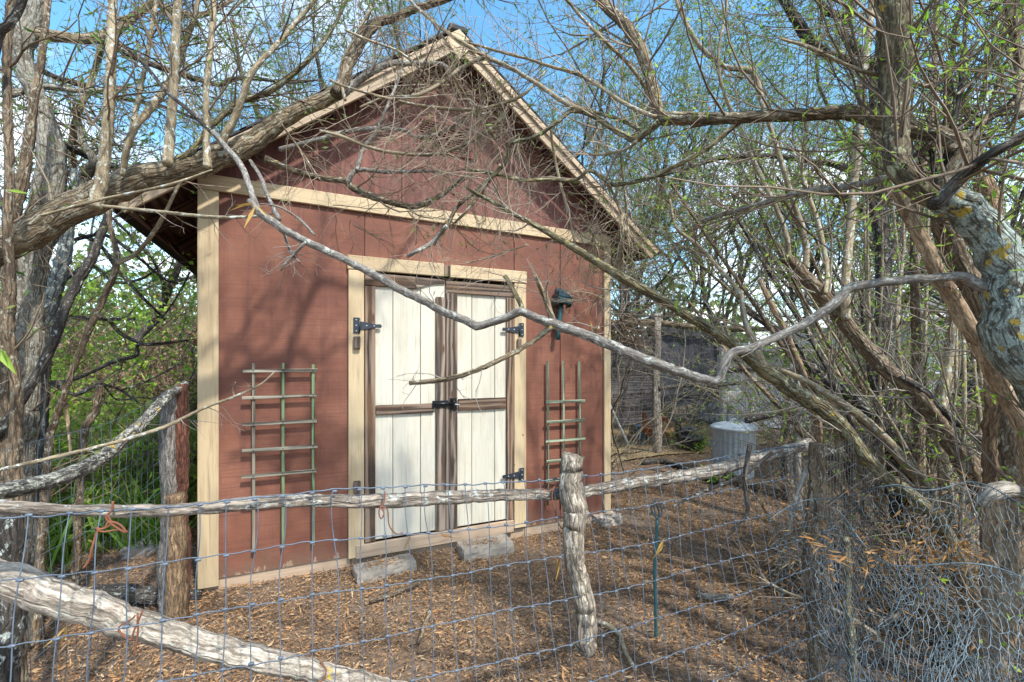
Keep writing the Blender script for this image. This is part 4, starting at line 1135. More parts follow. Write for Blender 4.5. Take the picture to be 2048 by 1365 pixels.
tr('branch', Q('468,793,3 466,778,3 471,765,2'), 1.83, B['bark_tan'], lt, 6, 0.08)
for (u, v, u2, v2, w) in ((2, 698, 26, 748, .012), (0, 700, 20, 720, .009), (12, 380, 52, 382, .006)):
    a, b_ = P(u, v, 1.45), P(u2, v2, 1.43)
    V, F = blades(a[None], nrm((b_ - a)[None]), np.array([np.linalg.norm(b_ - a)]), np.array([w]))
    mk('leaf', V, F, M['leaf_bright'], lt)
# dry leaf cluster on that branch
dl = []
for (u, v, u2, v2, w) in ((508, 404, 457, 423, .006), (512, 410, 483, 455, .008), (512, 410, 536, 432, .004), (510, 408, 470, 410, .004), (1180, 640, 1186, 668, .003)):
    a, b_ = P(u, v, 1.47), P(u2, v2, 1.45)
    V, F = blades(a[None], nrm((b_ - a)[None]), np.array([np.linalg.norm(b_ - a)]), np.array([w]))
    mk('dry_leaf', V, F, M['leaf_yellow'], rt)

# --- bare stripped limb leaning at the right
st = tree('dead_limb', 'dead barkless orange-tan limb leaning down to the right edge', P(2080, 1500, 1.35), None, 'dead tree')
tr('trunk', Q('2110,1690,34 2090,1250,32 2066,950,32 2050,863,32 2033,825,32 2009,781,32 1985,736,34 1954,677,31 1927,636,31 1906,598,27 1875,550,26 1854,502,26 1830,457,25 1823,441,25 1806,406,22 1792,375,17'), (1.30, 1.40), B['bark_tan'], st, 13, 0.10)
tr('stub', Q('1906,598,14 1900,585,13 1894,572,11'), 1.34, B['bark_tan'], st, 8, 0.1)
bs = tree('broken_stub', 'splintered tan stub standing behind the lichen limb', P(1990, 1430, 1.8), None, 'dead tree')
tr('trunk', Q('2010,1440,60 2000,800,48 1990,560,44 1985,470,42 1978,430,38 1971,386,34 1964,355,24'), 1.8, B['wood_orange'], bs, 12, 0.14)

# --- leaning trunks of the right-hand clump
def lean(label, s, D, mat, key='rc', k=11, rough=0.10, shoots=(), smat='bark_shoot', grp='leaning trunks of the right-hand clump'):
    p0 = Q(s)[0]
    t = tree('clump_trunk', label, P(p0[0], p0[1], D[0] if isinstance(D, tuple) else D), grp)
    tr('trunk', Q(s), D, B[mat], t, k, rough, key)
    for q in shoots:
        d = D[1] if isinstance(D, tuple) else D
        tr('shoot', Q(q), (d, d + 0.25), B[smat], t, 8, 0.05, 'rsh')
    return t
lean('greenish smooth trunk running from the gable down to the right fence corner', '1960,1300,34 1900,1085,30 1830,998,26 1799,974,23 1761,947,24 1720,902,26 1675,843,26 1623,805,26 1568,770,26 1527,739,28 1503,719,23 1458,684,20 1400,646,20 1380,636,19 1334,605,18 1265,567,17 1197,526,16 1128,484,13 1069,450,11 1024,427,9 990,406,9 955,389,8 930,372,5', (2.2, 1.75), 'bark_mossy', 'gabE',
     shoots=('1530,735,10 1510,690,13 1492,650,12 1484,610,10 1480,585,9 1440,540,8 1395,490,8 1352,455,7 1340,400,5',))
lean('thick cracked trunk leaning left with a sawn-off top and shoots', '2050,1302,52 2020,1150,48 1980,1020,44 1926,920,38 1899,880,35 1865,832,33 1830,787,32 1778,743,31 1727,691,29 1685,639,28 1641,588,27 1596,540,25 1568,512,20', (2.2, 2.3), 'bark_brown', shoots=(
     '1610,538,12 1613,502,12 1603,450,11 1589,413,10 1561,320,10 1541,258,9 1527,220,10 1506,145,12 1451,134,10 1403,96,9 1369,41,8 1350,-10,7 1335,-90,6',
     '1578,520,10 1572,471,10 1551,413,9 1506,320,9 1479,255,9 1451,193,7 1437,138,6 1440,80,5 1451,34,5 1455,-40,4',
     '1651,588,8 1654,536,9 1637,450,9 1610,370,8 1600,300,6',
     '1692,640,17 1692,567,16 1696,502,16 1703,430,16 1710,344,15 1720,258,14 1723,172,15 1734,103,14 1741,34,13 1746,-30,12 1752,-140,10'))
lean('dark furrowed trunk lowest in the right-hand clump', '1890,1240,62 1880,1150,60 1850,1020,56 1813,920,52 1778,870,46 1744,829,40 1692,787,34 1641,753,32 1596,715,28 1572,688,25 1545,655,18 1490,620,10', (2.5, 2.8), 'bark_dark')
gt_ = [o for o in COL.objects if o.name.startswith('clump_trunk')][-1]
for i in range(15):
    D_ = RNG.uniform(2.35, 3.1); vb = 725 + 1269 / D_
    ub_ = RNG.uniform(1770, 1960); du = RNG.uniform(240, 560); vt = RNG.uniform(330, 620); w_ = RNG.uniform(7, 15)
    ts = np.linspace(0, 1, 7)
    tr('stem', [(ub_ - du * t ** 1.25 + RNG.normal(0, 5), vb + (vt - vb) * t + RNG.normal(0, 6), w_ * (1 - 0.6 * t)) for t in ts], (D_, D_ + 0.2), B[['bark_brown', 'bark_shoot', 'bark_dark', 'bark_mossy'][i % 4]], gt_, 7, 0.08, 'rsh')
lean('slim orange-brown upright trunk left in the right-hand clump', '1660,1240,20 1655,1100,18 1640,930,17 1637,856,16 1617,794,16 1603,743,15 1582,691,14 1561,643,12 1537,598,10 1520,560,7', 2.6, 'bark_tan')
lean('thin smooth stem below the cracked trunk, ending over the orange trunk', '1960,1300,26 1920,1150,24 1860,1000,21 1806,920,20 1778,887,18 1744,853,17 1710,825,16 1658,791,14 1599,756,12 1560,740,8', (2.3, 2.3), 'bark_shoot')
lean('straight vertical trunk between the cracked trunk and the bare limb', '1845,1240,20 1842,1050,18 1838,920,17 1834,760,17 1834,691,18 1830,588,16 1830,450,15 1834,380,14 1860,250,10 1870,100,9 1874,-60,7', 2.5, 'bark_brown')
lean('broad dark trunk bending behind the lichen limb', '2030,1500,54 2035,1200,48 2030,920,44 2030,863,42 2034,794,42 2025,725,42 1985,660,42 1961,605,42 1940,560,40 1913,519,38 1892,471,36 1880,430,30', (1.65, 1.6), 'bark_brown')
lean('dark crooked stem crossing low toward the right post', '2060,1200,22 2020,960,18 1985,901,15 1933,860,14 1882,818,14 1847,780,13 1800,755,8', (2.0, 2.2), 'bark_dark')
lean('dark thin branchy stem left of the straight vertical trunk', '1800,1240,20 1790,1000,18 1770,850,14 1745,760,12 1730,660,9 1722,560,7', 2.7, 'bark_dark')
lean('pale stem right of the straight vertical trunk', '1915,1300,24 1900,1080,22 1888,930,20 1878,850,20 1890,760,18 1900,690,15 1905,600,12 1908,480,9', 2.4, 'bark_shoot')
lean('mossy trunk leaning right between the straight vertical trunk and the pale stem', '1858,1250,26 1862,1000,25 1868,880,25 1882,800,25 1905,735,22 1925,640,14', 2.7, 'bark_mossy')
lean('stem at the right edge standing before the broad dark trunk', '2060,1400,24 2052,980,22 2040,900,20 2044,820,15', 1.9, 'bark_tan')
WL = ['thin whip leaning left behind the orange-brown upright trunk', 'thin whip leaning right behind the middle of the dark furrowed trunk', 'thin whip leaning a little left, before the dark branchy stem',
      'thicker straight whip just right of the dark branchy stem', 'thin whip close left of the straight vertical trunk', 'thin whip touching the mossy right-leaning trunk', 'thin whip leaning right past the pale stem',
      'thick whip before the bare orange-tan limb', 'thin whip right of the bare orange-tan limb, far back', 'whip leaning strongly right behind the broad dark trunk', 'thick whip nearest the broad dark trunk',
      'farthest left of the thin whips, leaning left behind the cracked trunk', 'thin whip crossing rightward behind the straight vertical trunk', 'far thin whip right behind the straight vertical trunk', 'thin whip leaning left between the mossy trunk and the pale stem']
for i, (u0, u1, D, w) in enumerate(((1690, 1655, 3.0, 8), (1722, 1745, 2.9, 9), (1765, 1752, 2.6, 8), (1786, 1790, 2.8, 10), (1812, 1800, 3.1, 8), (1862, 1870, 2.9, 9), (1896, 1930, 2.6, 8),
                                    (1925, 1915, 2.2, 10), (1952, 1962, 2.8, 9), (1945, 1990, 3.0, 8), (1975, 1982, 2.3, 10), (1740, 1712, 3.2, 8), (1775, 1826, 3.3, 8), (1838, 1850, 3.4, 9), (1905, 1880, 3.3, 8))):
    vb = 725 + 1269 / D
    t = tree('whip_stem', WL[i], P(u0, vb, D), 'whips of the right-hand clump', 'sapling')
    vs = np.linspace(vb, RNG.uniform(120, 420), 7)
    us = np.linspace(u0, u1 + RNG.uniform(-20, 20), 7) + RNG.normal(0, 6, 7)
    tr('trunk', [(a, b, w * (1 - 0.09 * j)) for j, (a, b) in enumerate(zip(us, vs))], D, B['bark_shoot'], t, 6, 0.06, 'rsh')

# --- behind, upper right: dark boughs
ub = tree('dark_bough_tree', 'tree with dark boughs against the sky behind the vertical stem at the upper right', P(1750, 1000, 3.4))
for s in ('1765,1098,40 1768,700,30 1762,400,22 1747,172,17 1734,120,17 1713,96,16 1689,65,14 1706,7,14 1720,-60,12', '1768,240,15 1758,134,15 1720,127,16 1679,117,16 1644,103,18 1620,79,20 1589,34,18 1568,0,15 1540,-60,12',
          '1706,20,10 1692,31,12 1658,24,14 1637,0,12 1610,-50,10', '1765,500,14 1727,368,13 1675,331,12 1623,324,11 1555,313,10 1451,315,10 1400,327,9 1348,344,8 1300,356,5',
          '1766,560,16 1800,470,13 1830,420,11', '1766,450,14 1658,379,13 1589,389,12 1510,413,11 1451,427,10 1403,444,8 1370,470,5'):
    tr('limb', Q(s), (3.35, 3.5), B['bark_dark'], ub, 9, 0.1, 'ub')
for s in ('1778,355,14 1727,368,13 1658,380,12 1589,389,12 1510,413,11 1451,427,10 1403,444,8',):
    tr('branch', Q(s), (1.35, 2.1), B['bark_grey'], rt, 8, 0.1, 'rtb')
for s, m in (('1898,300,14 1930,279,14 1968,248,14 2002,220,14 2060,200,14', 'bark_brown'), ('1885,385,9 1892,310,10 1906,255,10 1923,165,9 1930,69,8 1933,0,7 1936,-60,6', 'bark_dark'),
          ('2040,230,16 2040,138,16 2030,62,17 2023,10,16 2018,-60,15', 'bark_shoot'), ('1560,78,4 1620,96,6 1720,141,7 1796,158,8 1865,176,7 1913,189,5', 'bark_shoot'),
          ('1913,190,5 1960,150,6 2010,90,6 2060,30,5', 'bark_brown'), ('1800,360,10 1830,310,9 1870,285,8', 'bark_dark'), ('1880,395,12 1868,340,10 1862,300,8', 'bark_dark'),
          ('1930,305,8 1975,230,7 2000,150,6 2048,60,5', 'bark_brown')):
    tr('branch', Q(s), (1.3, 1.45), B[m], rt, 8, 0.08, 'rtb')

# the long thin loops hanging across the gable (dead tips of the right tree)
for s in ('660,160,5 680,170,5 732,186,5 800,203,5 852,213,6 921,220,7 973,217,7 1017,203,7 1052,186,6 1093,141,4', '720,215,4 769,196,6 825,193,8 873,172,8 921,138,8 955,120,8 976,112,7',
          '640,262,5 680,272,7 732,293,7 783,305,7 845,310,7 887,306,7 935,286,7 990,251,6 1011,220,5 1020,195,4', '690,60,4 740,82,4 800,105,5 850,150,5 880,190,4',
          '1000,330,6 960,390,6 930,425,5 905,450,4', '905,150,5 930,190,6 965,240,6 990,280,5', '1240,300,4 1253,420,5 1258,500,4', '1100,250,5 1112,330,6 1140,440,5 1155,520,3',
          '1215,365,7 1240,420,7 1245,470,8 1240,530,9 1235,545,9', '1160,430,5 1185,470,5 1200,520,4', '560,245,4 600,300,4 640,360,3', '1055,490,3 980,515,3 920,530,2'):
    tr('branch', Q(s), (1.85, 2.0), B['bark_shoot'], rt, 6, 0.06, 'gab')

# ------------------------------------------------------------------ twigs on traced branches
def key_paths(*ks):
    ps, rs = [], []
    for k in ks:
        for p, r in TR.get(k, []):
            a, b_ = resample(p, r); ps.append(a); rs.append(b_)
    return np.array(ps), np.array(rs)
def twigs(parent, mat, levels, k=3, name='twigs'):
    V, F, T = cat([tubes(p, r, k) for p, r in levels])
    return mk(name, V, F, M[mat], parent, T, kind='stuff')
def leaves(parent, mat, sets, name='leaves'):
    Vs, Fs, o = [], [], 0
    for V, F in sets:
        Vs.append(V); Fs.append(F + o); o += len(V)
    return mk(name, np.concatenate(Vs), np.concatenate(Fs), M[mat], parent, smooth=False, kind='stuff')

# dead twigs in front of the gable
gp, gr = key_paths('gab')
t1, q1 = grow(gp, gr, 12, (0.10, 0.42), (25, 75), up=-0.3, wig=0.16, Q=8, rs=0.45, rmin=0.0010, rmax=0.0026)
t2, q2 = grow(t1, q1, 3, (0.05, 0.20), (25, 60), up=-0.1, wig=0.14, Q=6, rs=0.6, rmin=0.0008)
t3, q3 = grow(t2[::2], q2[::2], 2, (0.03, 0.09), (25, 60), wig=0.12, Q=4, rs=0.6, rmin=0.0007)
twigs(rt, 'twig_tan', [(t1, q1), (t2, q2), (t3, q3)])
def spray(cu, cv, D, n, spread, dir_, L_, parent, mat, seed_r=0.0018):
    """a fan of dead twigs hanging from a point"""
    p0 = P(cu, cv, D)
    base = p0 + RNG.normal(0, spread, (n, 3)) * np.array([1, 0.6, 0.6])
    d = nrm(np.asarray(dir_, float)[None] + RNG.normal(0, 0.45, (n, 3)))
    Qn = 9; out = np.empty((n, Qn, 3)); out[:, 0] = base
    ln = RNG.uniform(L_[0], L_[1], (n, 1)) / (Qn - 1)
    for q in range(1, Qn):
        d = nrm(d + RNG.normal(0, 0.10, (n, 3)))
        out[:, q] = out[:, q - 1] + d * ln
    R = np.linspace(1, 0.4, Qn)[None] * RNG.uniform(0.8, 1.6, (n, 1)) * seed_r
    a, b_ = grow(out, R, 4, (0.06, 0.22), (20, 55), wig=0.12, Q=6, rs=0.6, rmin=0.0008)
    a2, b2 = grow(a[::2], b_[::2], 2, (0.03, 0.10), (25, 60), wig=0.12, Q=4, rs=0.6, rmin=0.0007)
    twigs(parent, mat, [(out, R), (a, b_), (a2, b2)])
spray(900, 150, 2.05, 22, 0.10, (-0.3, 0.1, -1.0), (0.2, 0.5), rt, 'twig_tan')
spray(1000, 255, 2.05, 20, 0.12, (-0.6, 0.1, -0.7), (0.2, 0.55), rt, 'twig_tan')
spray(960, 215, 2.0, 34, 0.10, (-0.35, 0.1, -1.0), (0.25, 0.62), rt, 'twig_tan')
spray(1030, 330, 1.95, 26, 0.12, (-0.5, 0.1, -0.9), (0.2, 0.5), rt, 'twig_tan')
spray(860, 230, 2.0, 22, 0.12, (-0.5, 0.0, -0.6), (0.2, 0.5), rt, 'twig_tan')
spray(1190, 440, 2.3, 24, 0.16, (-0.2, 0.1, -0.6), (0.2, 0.5), rt, 'twig_brown')
spray(720, 420, 1.9, 12, 0.10, (0.6, 0.0, -0.5), (0.15, 0.4), lt, 'twig_brown')
spray(1170, 600, 2.2, 12, 0.05, (-0.9, 0.1, 0.25), (0.12, 0.3), rt, 'twig_tan')
dp, dr_ = key_paths('dbr', 'dbr2', 'gab2')
t1, q1 = grow(dp, dr_, 7, (0.05, 0.22), (35, 80), up=-0.2, wig=0.15, Q=7, rs=0.3, rmin=0.0009, rmax=0.002)
t2, q2 = grow(t1, q1, 2, (0.03, 0.10), (30, 60), wig=0.14, Q=5, rs=0.6, rmin=0.0008)
twigs(rt, 'twig_grey', [(t1, q1), (t2, q2)])
# living leafy twigs: left limb shoots, old tree, right tree
def leafy(parent, keys, n1, n2, L1, L2, mat, lmat, nl, ll, lw, up=0.3, wig=0.12, keep=1.0, ang=(30, 70)):
    p, r = key_paths(*keys)
    a, ra = grow(p, r, n1, L1, ang, up=up, wig=wig, Q=8, rs=0.4, rmin=0.0011, rmax=0.005)
    b_, rb = grow(a, ra, n2, L2, (25, 60), up=0.0, wig=wig, Q=6, rs=0.6, rmin=0.0008)
    twigs(parent, mat, [(a, ra), (b_, rb)])
    if nl: leaves(parent, lmat, [leafset(b_, nl, ll, lw, keep=keep)])
leafy(lt, ['lsh'], 14, 5, (0.15, 0.6), (0.08, 0.28), 'twig_brown', 'leaf_willow', 3, (0.02, 0.045), (0.003, 0.006), keep=0.7)
leafy(lt, ['ll'], 16, 3, (0.12, 0.5), (0.06, 0.25), 'twig_tan', 'leaf_willow', 0, (0.02, 0.045), (0.003, 0.006))
leafy(lt, ['ll2'], 14, 5, (0.2, 0.7), (0.1, 0.3), 'twig_brown', 'leaf_willow', 3, (0.025, 0.05), (0.003, 0.006))
leafy(ot, ['old'], 14, 6, (0.3, 1.0), (0.12, 0.4), 'twig_brown', 'leaf_willow', 3, (0.025, 0.05), (0.0035, 0.007))
leafy(ot, ['lst'], 6, 4, (0.15, 0.5), (0.08, 0.25), 'twig_brown', 'leaf_willow', 1, (0.025, 0.05), (0.0035, 0.007))
leafy(rt, ['rt', 'rtb'], 18, 6, (0.2, 1.0), (0.1, 0.4), 'twig_brown', 'leaf_bright', 4, (0.014, 0.034), (0.002, 0.005), up=0.8, keep=0.7)
leafy(rt, ['rsh'], 9, 4, (0.2, 0.6), (0.1, 0.3), 'twig_brown', 'leaf_bright', 4, (0.02, 0.04), (0.003, 0.006), up=0.5, keep=0.5)
leafy(rt, ['gab'], 5, 4, (0.15, 0.5), (0.08, 0.25), 'twig_brown', 'leaf_willow', 2, (0.015, 0.035), (0.002, 0.005), up=0.9, keep=0.5)
leafy(ub, ['ub'], 20, 9, (0.4, 1.3), (0.15, 0.5), 'twig_brown', 'leaf_willow', 5, (0.03, 0.06), (0.004, 0.007), up=0.3)
leafy(db, ['dark'], 6, 4, (0.12, 0.45), (0.06, 0.25), 'twig_dark', 'leaf_bright', 1, (0.03, 0.05), (0.012, 0.02), keep=0.4)
leafy(rt, ['gabE'], 18, 4, (0.15, 0.55), (0.06, 0.2), 'twig_grey', 'leaf_willow', 0, (0.03, 0.05), (0.003, 0.006), up=-0.1)
leafy(rt, ['rc'], 15, 4, (0.2, 0.8), (0.1, 0.3), 'twig_grey', 'leaf_bright', 2, (0.02, 0.042), (0.003, 0.007), keep=0.4)
# ------------------------------------------------------------------ trees behind the shed
def wild_tree(u, D, h, label, seed, lean_=(0, 0), ntr=1, nl=9, nw=9, nt_=7, leafn=4, leaf='leaf_willow', tw='twig_brown', bk='bark_dark', ll=(0.045, 0.085), lw=(0.005, 0.0095), r0=0.06, group='willowy trees behind the shed', up=0.9, spread=(20, 60), keep=1.0):
    global RNG
    RNG_old = RNG; RNG = np.random.default_rng(seed)
    b0 = G(u, D)
    t = tree('willow_tree', label, b0, group)
    trunks = []; trr = []
    for i in range(ntr):
        a = RNG.uniform(0, 6.28)
        hh = h * RNG.uniform(0.6, 0.8)
        top = b0 + np.array([lean_[0] * hh + 0.35 * hh * math.cos(a) * (ntr > 1), lean_[1] * hh + 0.35 * hh * math.sin(a) * (ntr > 1), hh])
        n = 8; pts = np.array([b0 * (1 - s) + top * s + np.array([*RNG.normal(0, abs(0.05 * hh * s * (1 - s) * 3), 2), 0]) for s in np.linspace(-0.02, 1, n)])
        rr = r0 * np.linspace(1, 0.35, n) * RNG.uniform(0.7, 1.1)
        limb_mesh('trunk', pts, rr, M[bk], t, 9, 0.1, 3, 0.09)
        a_, b_ = resample(*smooth_path(pts, rr)); trunks.append(a_); trr.append(b_)
    tp, rp = np.array(trunks), np.array(trr)
    l1, r1 = grow(tp, rp, nl, (h * 0.20, h * 0.45), (25, 65), up=up, wig=0.14, Q=12, tmin=0.22, rs=0.6, rmin=0.006, rmax=0.05)
    V, F, T = tubes(l1, r1, 5); mk('limbs', V, F, M[bk], t, T, kind='stuff')
    l2, r2 = grow(l1, r1, nw, (h * 0.08, h * 0.26), spread, up=up * 0.7, wig=0.15, Q=9, rs=0.5, rmin=0.0030, rmax=0.012)
    l3, r3 = grow(l2, r2, nt_, (0.15, 0.6), (25, 65), up=-0.25, wig=0.14, Q=5, rs=0.6, rmin=0.0017)
    twigs(t, tw, [(l2, r2), (l3, r3)])
    if leafn:
        leaves(t, leaf, [leafset(l3, leafn, ll, lw, droop=0.5, keep=keep)])
    RNG = RNG_old
LB = 'willowy tree with narrow leaves '
wild_tree(1150, 7.2, 7.6, LB + 'rising just right of the shed gable', 101, (0.05, 0), 2, 9, 10, 8, 8)
wild_tree(1330, 11.0, 9.6, LB + 'above the chicken run roof, left one', 102, (-0.05, 0), 2, 9, 10, 8, 7)
wild_tree(1490, 10.2, 9.0, LB + 'above the trash can', 103, (0.02, 0), 2, 9, 10, 8, 7)
wild_tree(1640, 8.0, 8.2, LB + 'behind the orange upright trunk', 104, (0, 0), 2, 9, 9, 7, 7)
wild_tree(1760, 7.6, 8.0, LB + 'behind the straight vertical trunk', 105, (0, 0), 2, 8, 9, 7, 7)
wild_tree(1930, 6.0, 7.4, 'leafy bright green tree behind the lichen limb at the right', 106, (0, 0), 2, 8, 9, 7, 8, leaf='leaf_bright', ll=(0.05, 0.09), lw=(0.007, 0.013))
wild_tree(2100, 5.0, 6.8, 'leafy bright green tree half out of the picture at the right edge', 107, (-0.1, 0), 2, 8, 9, 7, 8, leaf='leaf_bright', ll=(0.05, 0.09), lw=(0.007, 0.013))
wild_tree(980, 9.0, 9.2, LB + 'directly behind the shed ridge', 108, (0, 0), 2, 9, 9, 8, 7)
wild_tree(760, 8.0, 8.4, LB + 'behind the left roof slope, near the ridge', 109, (0, 0), 2, 8, 9, 7, 6)
wild_tree(560, 7.6, 7.6, LB + 'behind the left roof slope, near the eave', 110, (0, 0), 2, 8, 8, 7, 6)
wild_tree(330, 6.6, 7.0, LB + 'behind the left eave', 111, (0, 0), 2, 8, 8, 7, 6)
wild_tree(120, 5.2, 6.2, LB + 'behind the old thick trunk', 112, (0.1, 0), 2, 8, 8, 7, 6)
wild_tree(-60, 4.4, 6.0, LB + 'half out of the picture at the left edge', 113, (0.2, 0), 1, 8, 8, 7, 3)
wild_tree(1230, 11.6, 9.4, LB + 'behind the right roof slope', 114, (0.02, 0), 2, 9, 10, 8, 6)
wild_tree(1410, 12.2, 9.4, LB + 'between the shed and the trash can, far back', 115, (0, 0), 2, 9, 10, 8, 6)
wild_tree(1700, 9.0, 8.6, LB + 'far back behind the cracked trunk', 116, (0, 0), 2, 9, 10, 8, 6)
wild_tree(1830, 4.6, 6.4, 'leafy bright green tree before the far house', 117, (0, 0), 2, 8, 9, 7, 6, leaf='leaf_bright', ll=(0.05, 0.09), lw=(0.007, 0.012))
wild_tree(430, 9.0, 8.4, LB + 'far back over the left eave', 118, (0, 0), 2, 8, 9, 7, 6)
wild_tree(1075, 8.2, 8.8, LB + 'close behind the ridge on its right side', 119, (0, 0), 2, 9, 10, 8, 6)
# grey dead-twig thickets right of the shed
def thicket(u, D, h, label, seed, n=26, tw='twig_grey', bk='bark_shoot', leafn=0, leaf='leaf_willow', group='bare thickets right of the shed', wid=0.5, name='bare_thicket', ll=(0.03, 0.06), lw=(0.004, 0.008), dens=6, up=0.5, keep=1.0):
    global RNG
    old = RNG; RNG = np.random.default_rng(seed)
    b0 = G(u, D)
    t = tree(name, label, b0, group, 'shrub')
    base = np.repeat(b0[None], n, 0) + np.concatenate([RNG.normal(0, wid * 0.35, (n, 2)), np.zeros((n, 1))], 1)
    d = nrm(np.concatenate([RNG.normal(0, 0.55, (n, 2)), np.ones((n, 1))], 1))
    Qn = 12; out_ = np.empty((n, Qn, 3)); out_[:, 0] = base
    ln = RNG.uniform(0.55, 1.15, (n, 1)) * h / (Qn - 1)
    for q in range(1, Qn):
        d = nrm(d + RNG.normal(0, 0.13, (n, 3)) + np.array([0, 0, up * 0.06 - 0.05]))
        out_[:, q] = out_[:, q - 1] + d * ln
    R = np.linspace(1, 0.35, Qn)[None] * RNG.uniform(0.006, 0.017, (n, 1))
    V, F, T = tubes(out_, R, 5); mk('stems', V, F, M[bk], t, T, kind='stuff')
    a, ra = grow(out_, R, dens, (h * 0.12, h * 0.45), (25, 70), up=up * 0.3, wig=0.18, Q=7, rs=0.5, rmin=0.0025, rmax=0.006)
    b_, rb = grow(a, ra, 5, (0.12, 0.5), (25, 70), up=-0.1, wig=0.18, Q=5, rs=0.6, rmin=0.0015)
    twigs(t, tw, [(a, ra), (b_, rb)])
    if leafn: leaves(t, leaf, [leafset(b_, leafn, ll, lw, keep=keep)])
    RNG = old
thicket(1222, 5.7, 2.3, 'tangled bare thicket against the right rear corner of the shed', 201, 9, wid=0.25, dens=8)
thicket(1290, 10.4, 4.0, 'tangled bare thicket behind the left end of the chicken run', 202, 50, wid=1.6, dens=9, leafn=1, keep=0.3)
thicket(1430, 10.8, 4.2, 'tangled bare thicket behind the right end of the chicken run', 203, 50, wid=1.6, dens=9, leafn=1, keep=0.3)
thicket(1610, 6.6, 3.2, 'tangled bare thicket between the trash can and the orange trunk', 204, 36, wid=0.55, dens=9, leafn=2, leaf='leaf_bright', keep=0.4)
thicket(1680, 5.2, 2.7, 'tangled bare thicket behind the dark furrowed trunk', 205, 30, wid=0.7, leafn=3, leaf='leaf_bright', keep=0.6, dens=8, ll=(0.04, 0.08), lw=(0.006, 0.012))
thicket(1820, 5.4, 3.0, 'half leafy thicket before the far house', 206, 30, wid=0.7, leafn=3, leaf='leaf_bright', keep=0.8, ll=(0.04, 0.08), lw=(0.006, 0.012))
thicket(1990, 4.4, 2.8, 'half leafy thicket behind the broad dark trunk', 207, 28, wid=0.6, leafn=3, leaf='leaf_bright', keep=0.8, ll=(0.04, 0.08), lw=(0.006, 0.012))
# shrubs at the left
thicket(150, 4.7, 2.3, 'bright green leafy shrub beside the old thick trunk', 211, 24, 'twig_brown', 'bark_brown', 7, 'leaf_bright', 'shrubs left of the shed', 0.6, 'leafy_shrub', (0.03, 0.055), (0.012, 0.022), 6)
thicket(262, 5.6, 2.5, 'bright green leafy shrub under the left eave', 212, 24, 'twig_brown', 'bark_brown', 7, 'leaf_bright', 'shrubs left of the shed', 0.6, 'leafy_shrub', (0.03, 0.055), (0.012, 0.022), 6, keep=0.8)
thicket(355, 5.0, 1.75, 'brown dried vine tangle close to the left shed wall', 213, 26, 'twig_brown', 'bark_brown', 7, 'leaf_brown', 'shrubs left of the shed', 0.55, 'dry_vine', (0.03, 0.055), (0.010, 0.02), 6)
thicket(215, 4.2, 1.35, 'brown dried vine tangle low before the green shrubs', 214, 22, 'twig_tan', 'bark_brown', 3, 'leaf_brown', 'shrubs left of the shed', 0.5, 'dry_vine', (0.03, 0.05), (0.008, 0.018), 5)
thicket(50, 3.6, 1.7, 'green leafy shrub at the left edge behind the fence', 215, 16, 'twig_brown', 'bark_brown', 7, 'leaf_bright', 'shrubs left of the shed', 0.5, 'leafy_shrub', (0.03, 0.055), (0.012, 0.022), 5)
thicket(310, 7.5, 3.4, 'pale grey-green shrub farthest back under the left eave', 216, 26, 'twig_grey', 'bark_shoot', 7, 'leaf_willow', 'shrubs left of the shed', 0.9, 'leafy_shrub', (0.04, 0.07), (0.012, 0.02), 6)
thicket(60, 6.5, 3.2, 'tall grey-green shrub behind the old thick trunk', 217, 26, 'twig_grey', 'bark_shoot', 7, 'leaf_willow', 'shrubs left of the shed', 0.9, 'leafy_shrub', (0.04, 0.07), (0.012, 0.02), 6)

thicket(180, 3.9, 0.95, 'yellow-green bamboo-like clump behind the mossy rail', 221, 46, 'twig_tan', 'grass', 4, 'leaf_bamboo', 'bamboo clumps left of the shed', 0.8, 'bamboo_clump', (0.06, 0.13), (0.005, 0.009), 6)
thicket(290, 4.1, 1.0, 'yellow-green bamboo-like clump beside the cedar post', 222, 46, 'twig_tan', 'grass', 4, 'leaf_bamboo', 'bamboo clumps left of the shed', 0.7, 'bamboo_clump', (0.06, 0.13), (0.005, 0.009), 6)
thicket(235, 5.0, 1.3, 'taller yellow-green bamboo-like clump behind the other two', 223, 46, 'twig_tan', 'grass', 4, 'leaf_bamboo', 'bamboo clumps left of the shed', 0.9, 'bamboo_clump', (0.06, 0.13), (0.005, 0.009), 6)
# brush lying behind the chicken wire
thicket(1890, 2.2, 0.75, 'low brush of dry twigs inside the chicken wire', 231, 34, 'twig_tan', 'bark_shoot', 2, 'leaf_dry', 'dry brush at the right', 0.55, 'dry_brush', (0.03, 0.06), (0.003, 0.006), 8, up=-0.6)
thicket(1720, 3.0, 0.6, 'low brush of dry twigs behind the corner post', 232, 26, 'twig_tan', 'bark_shoot', 1, 'leaf_dry', 'dry brush at the right', 0.45, 'dry_brush', (0.03, 0.06), (0.003, 0.006), 8, up=-0.6)

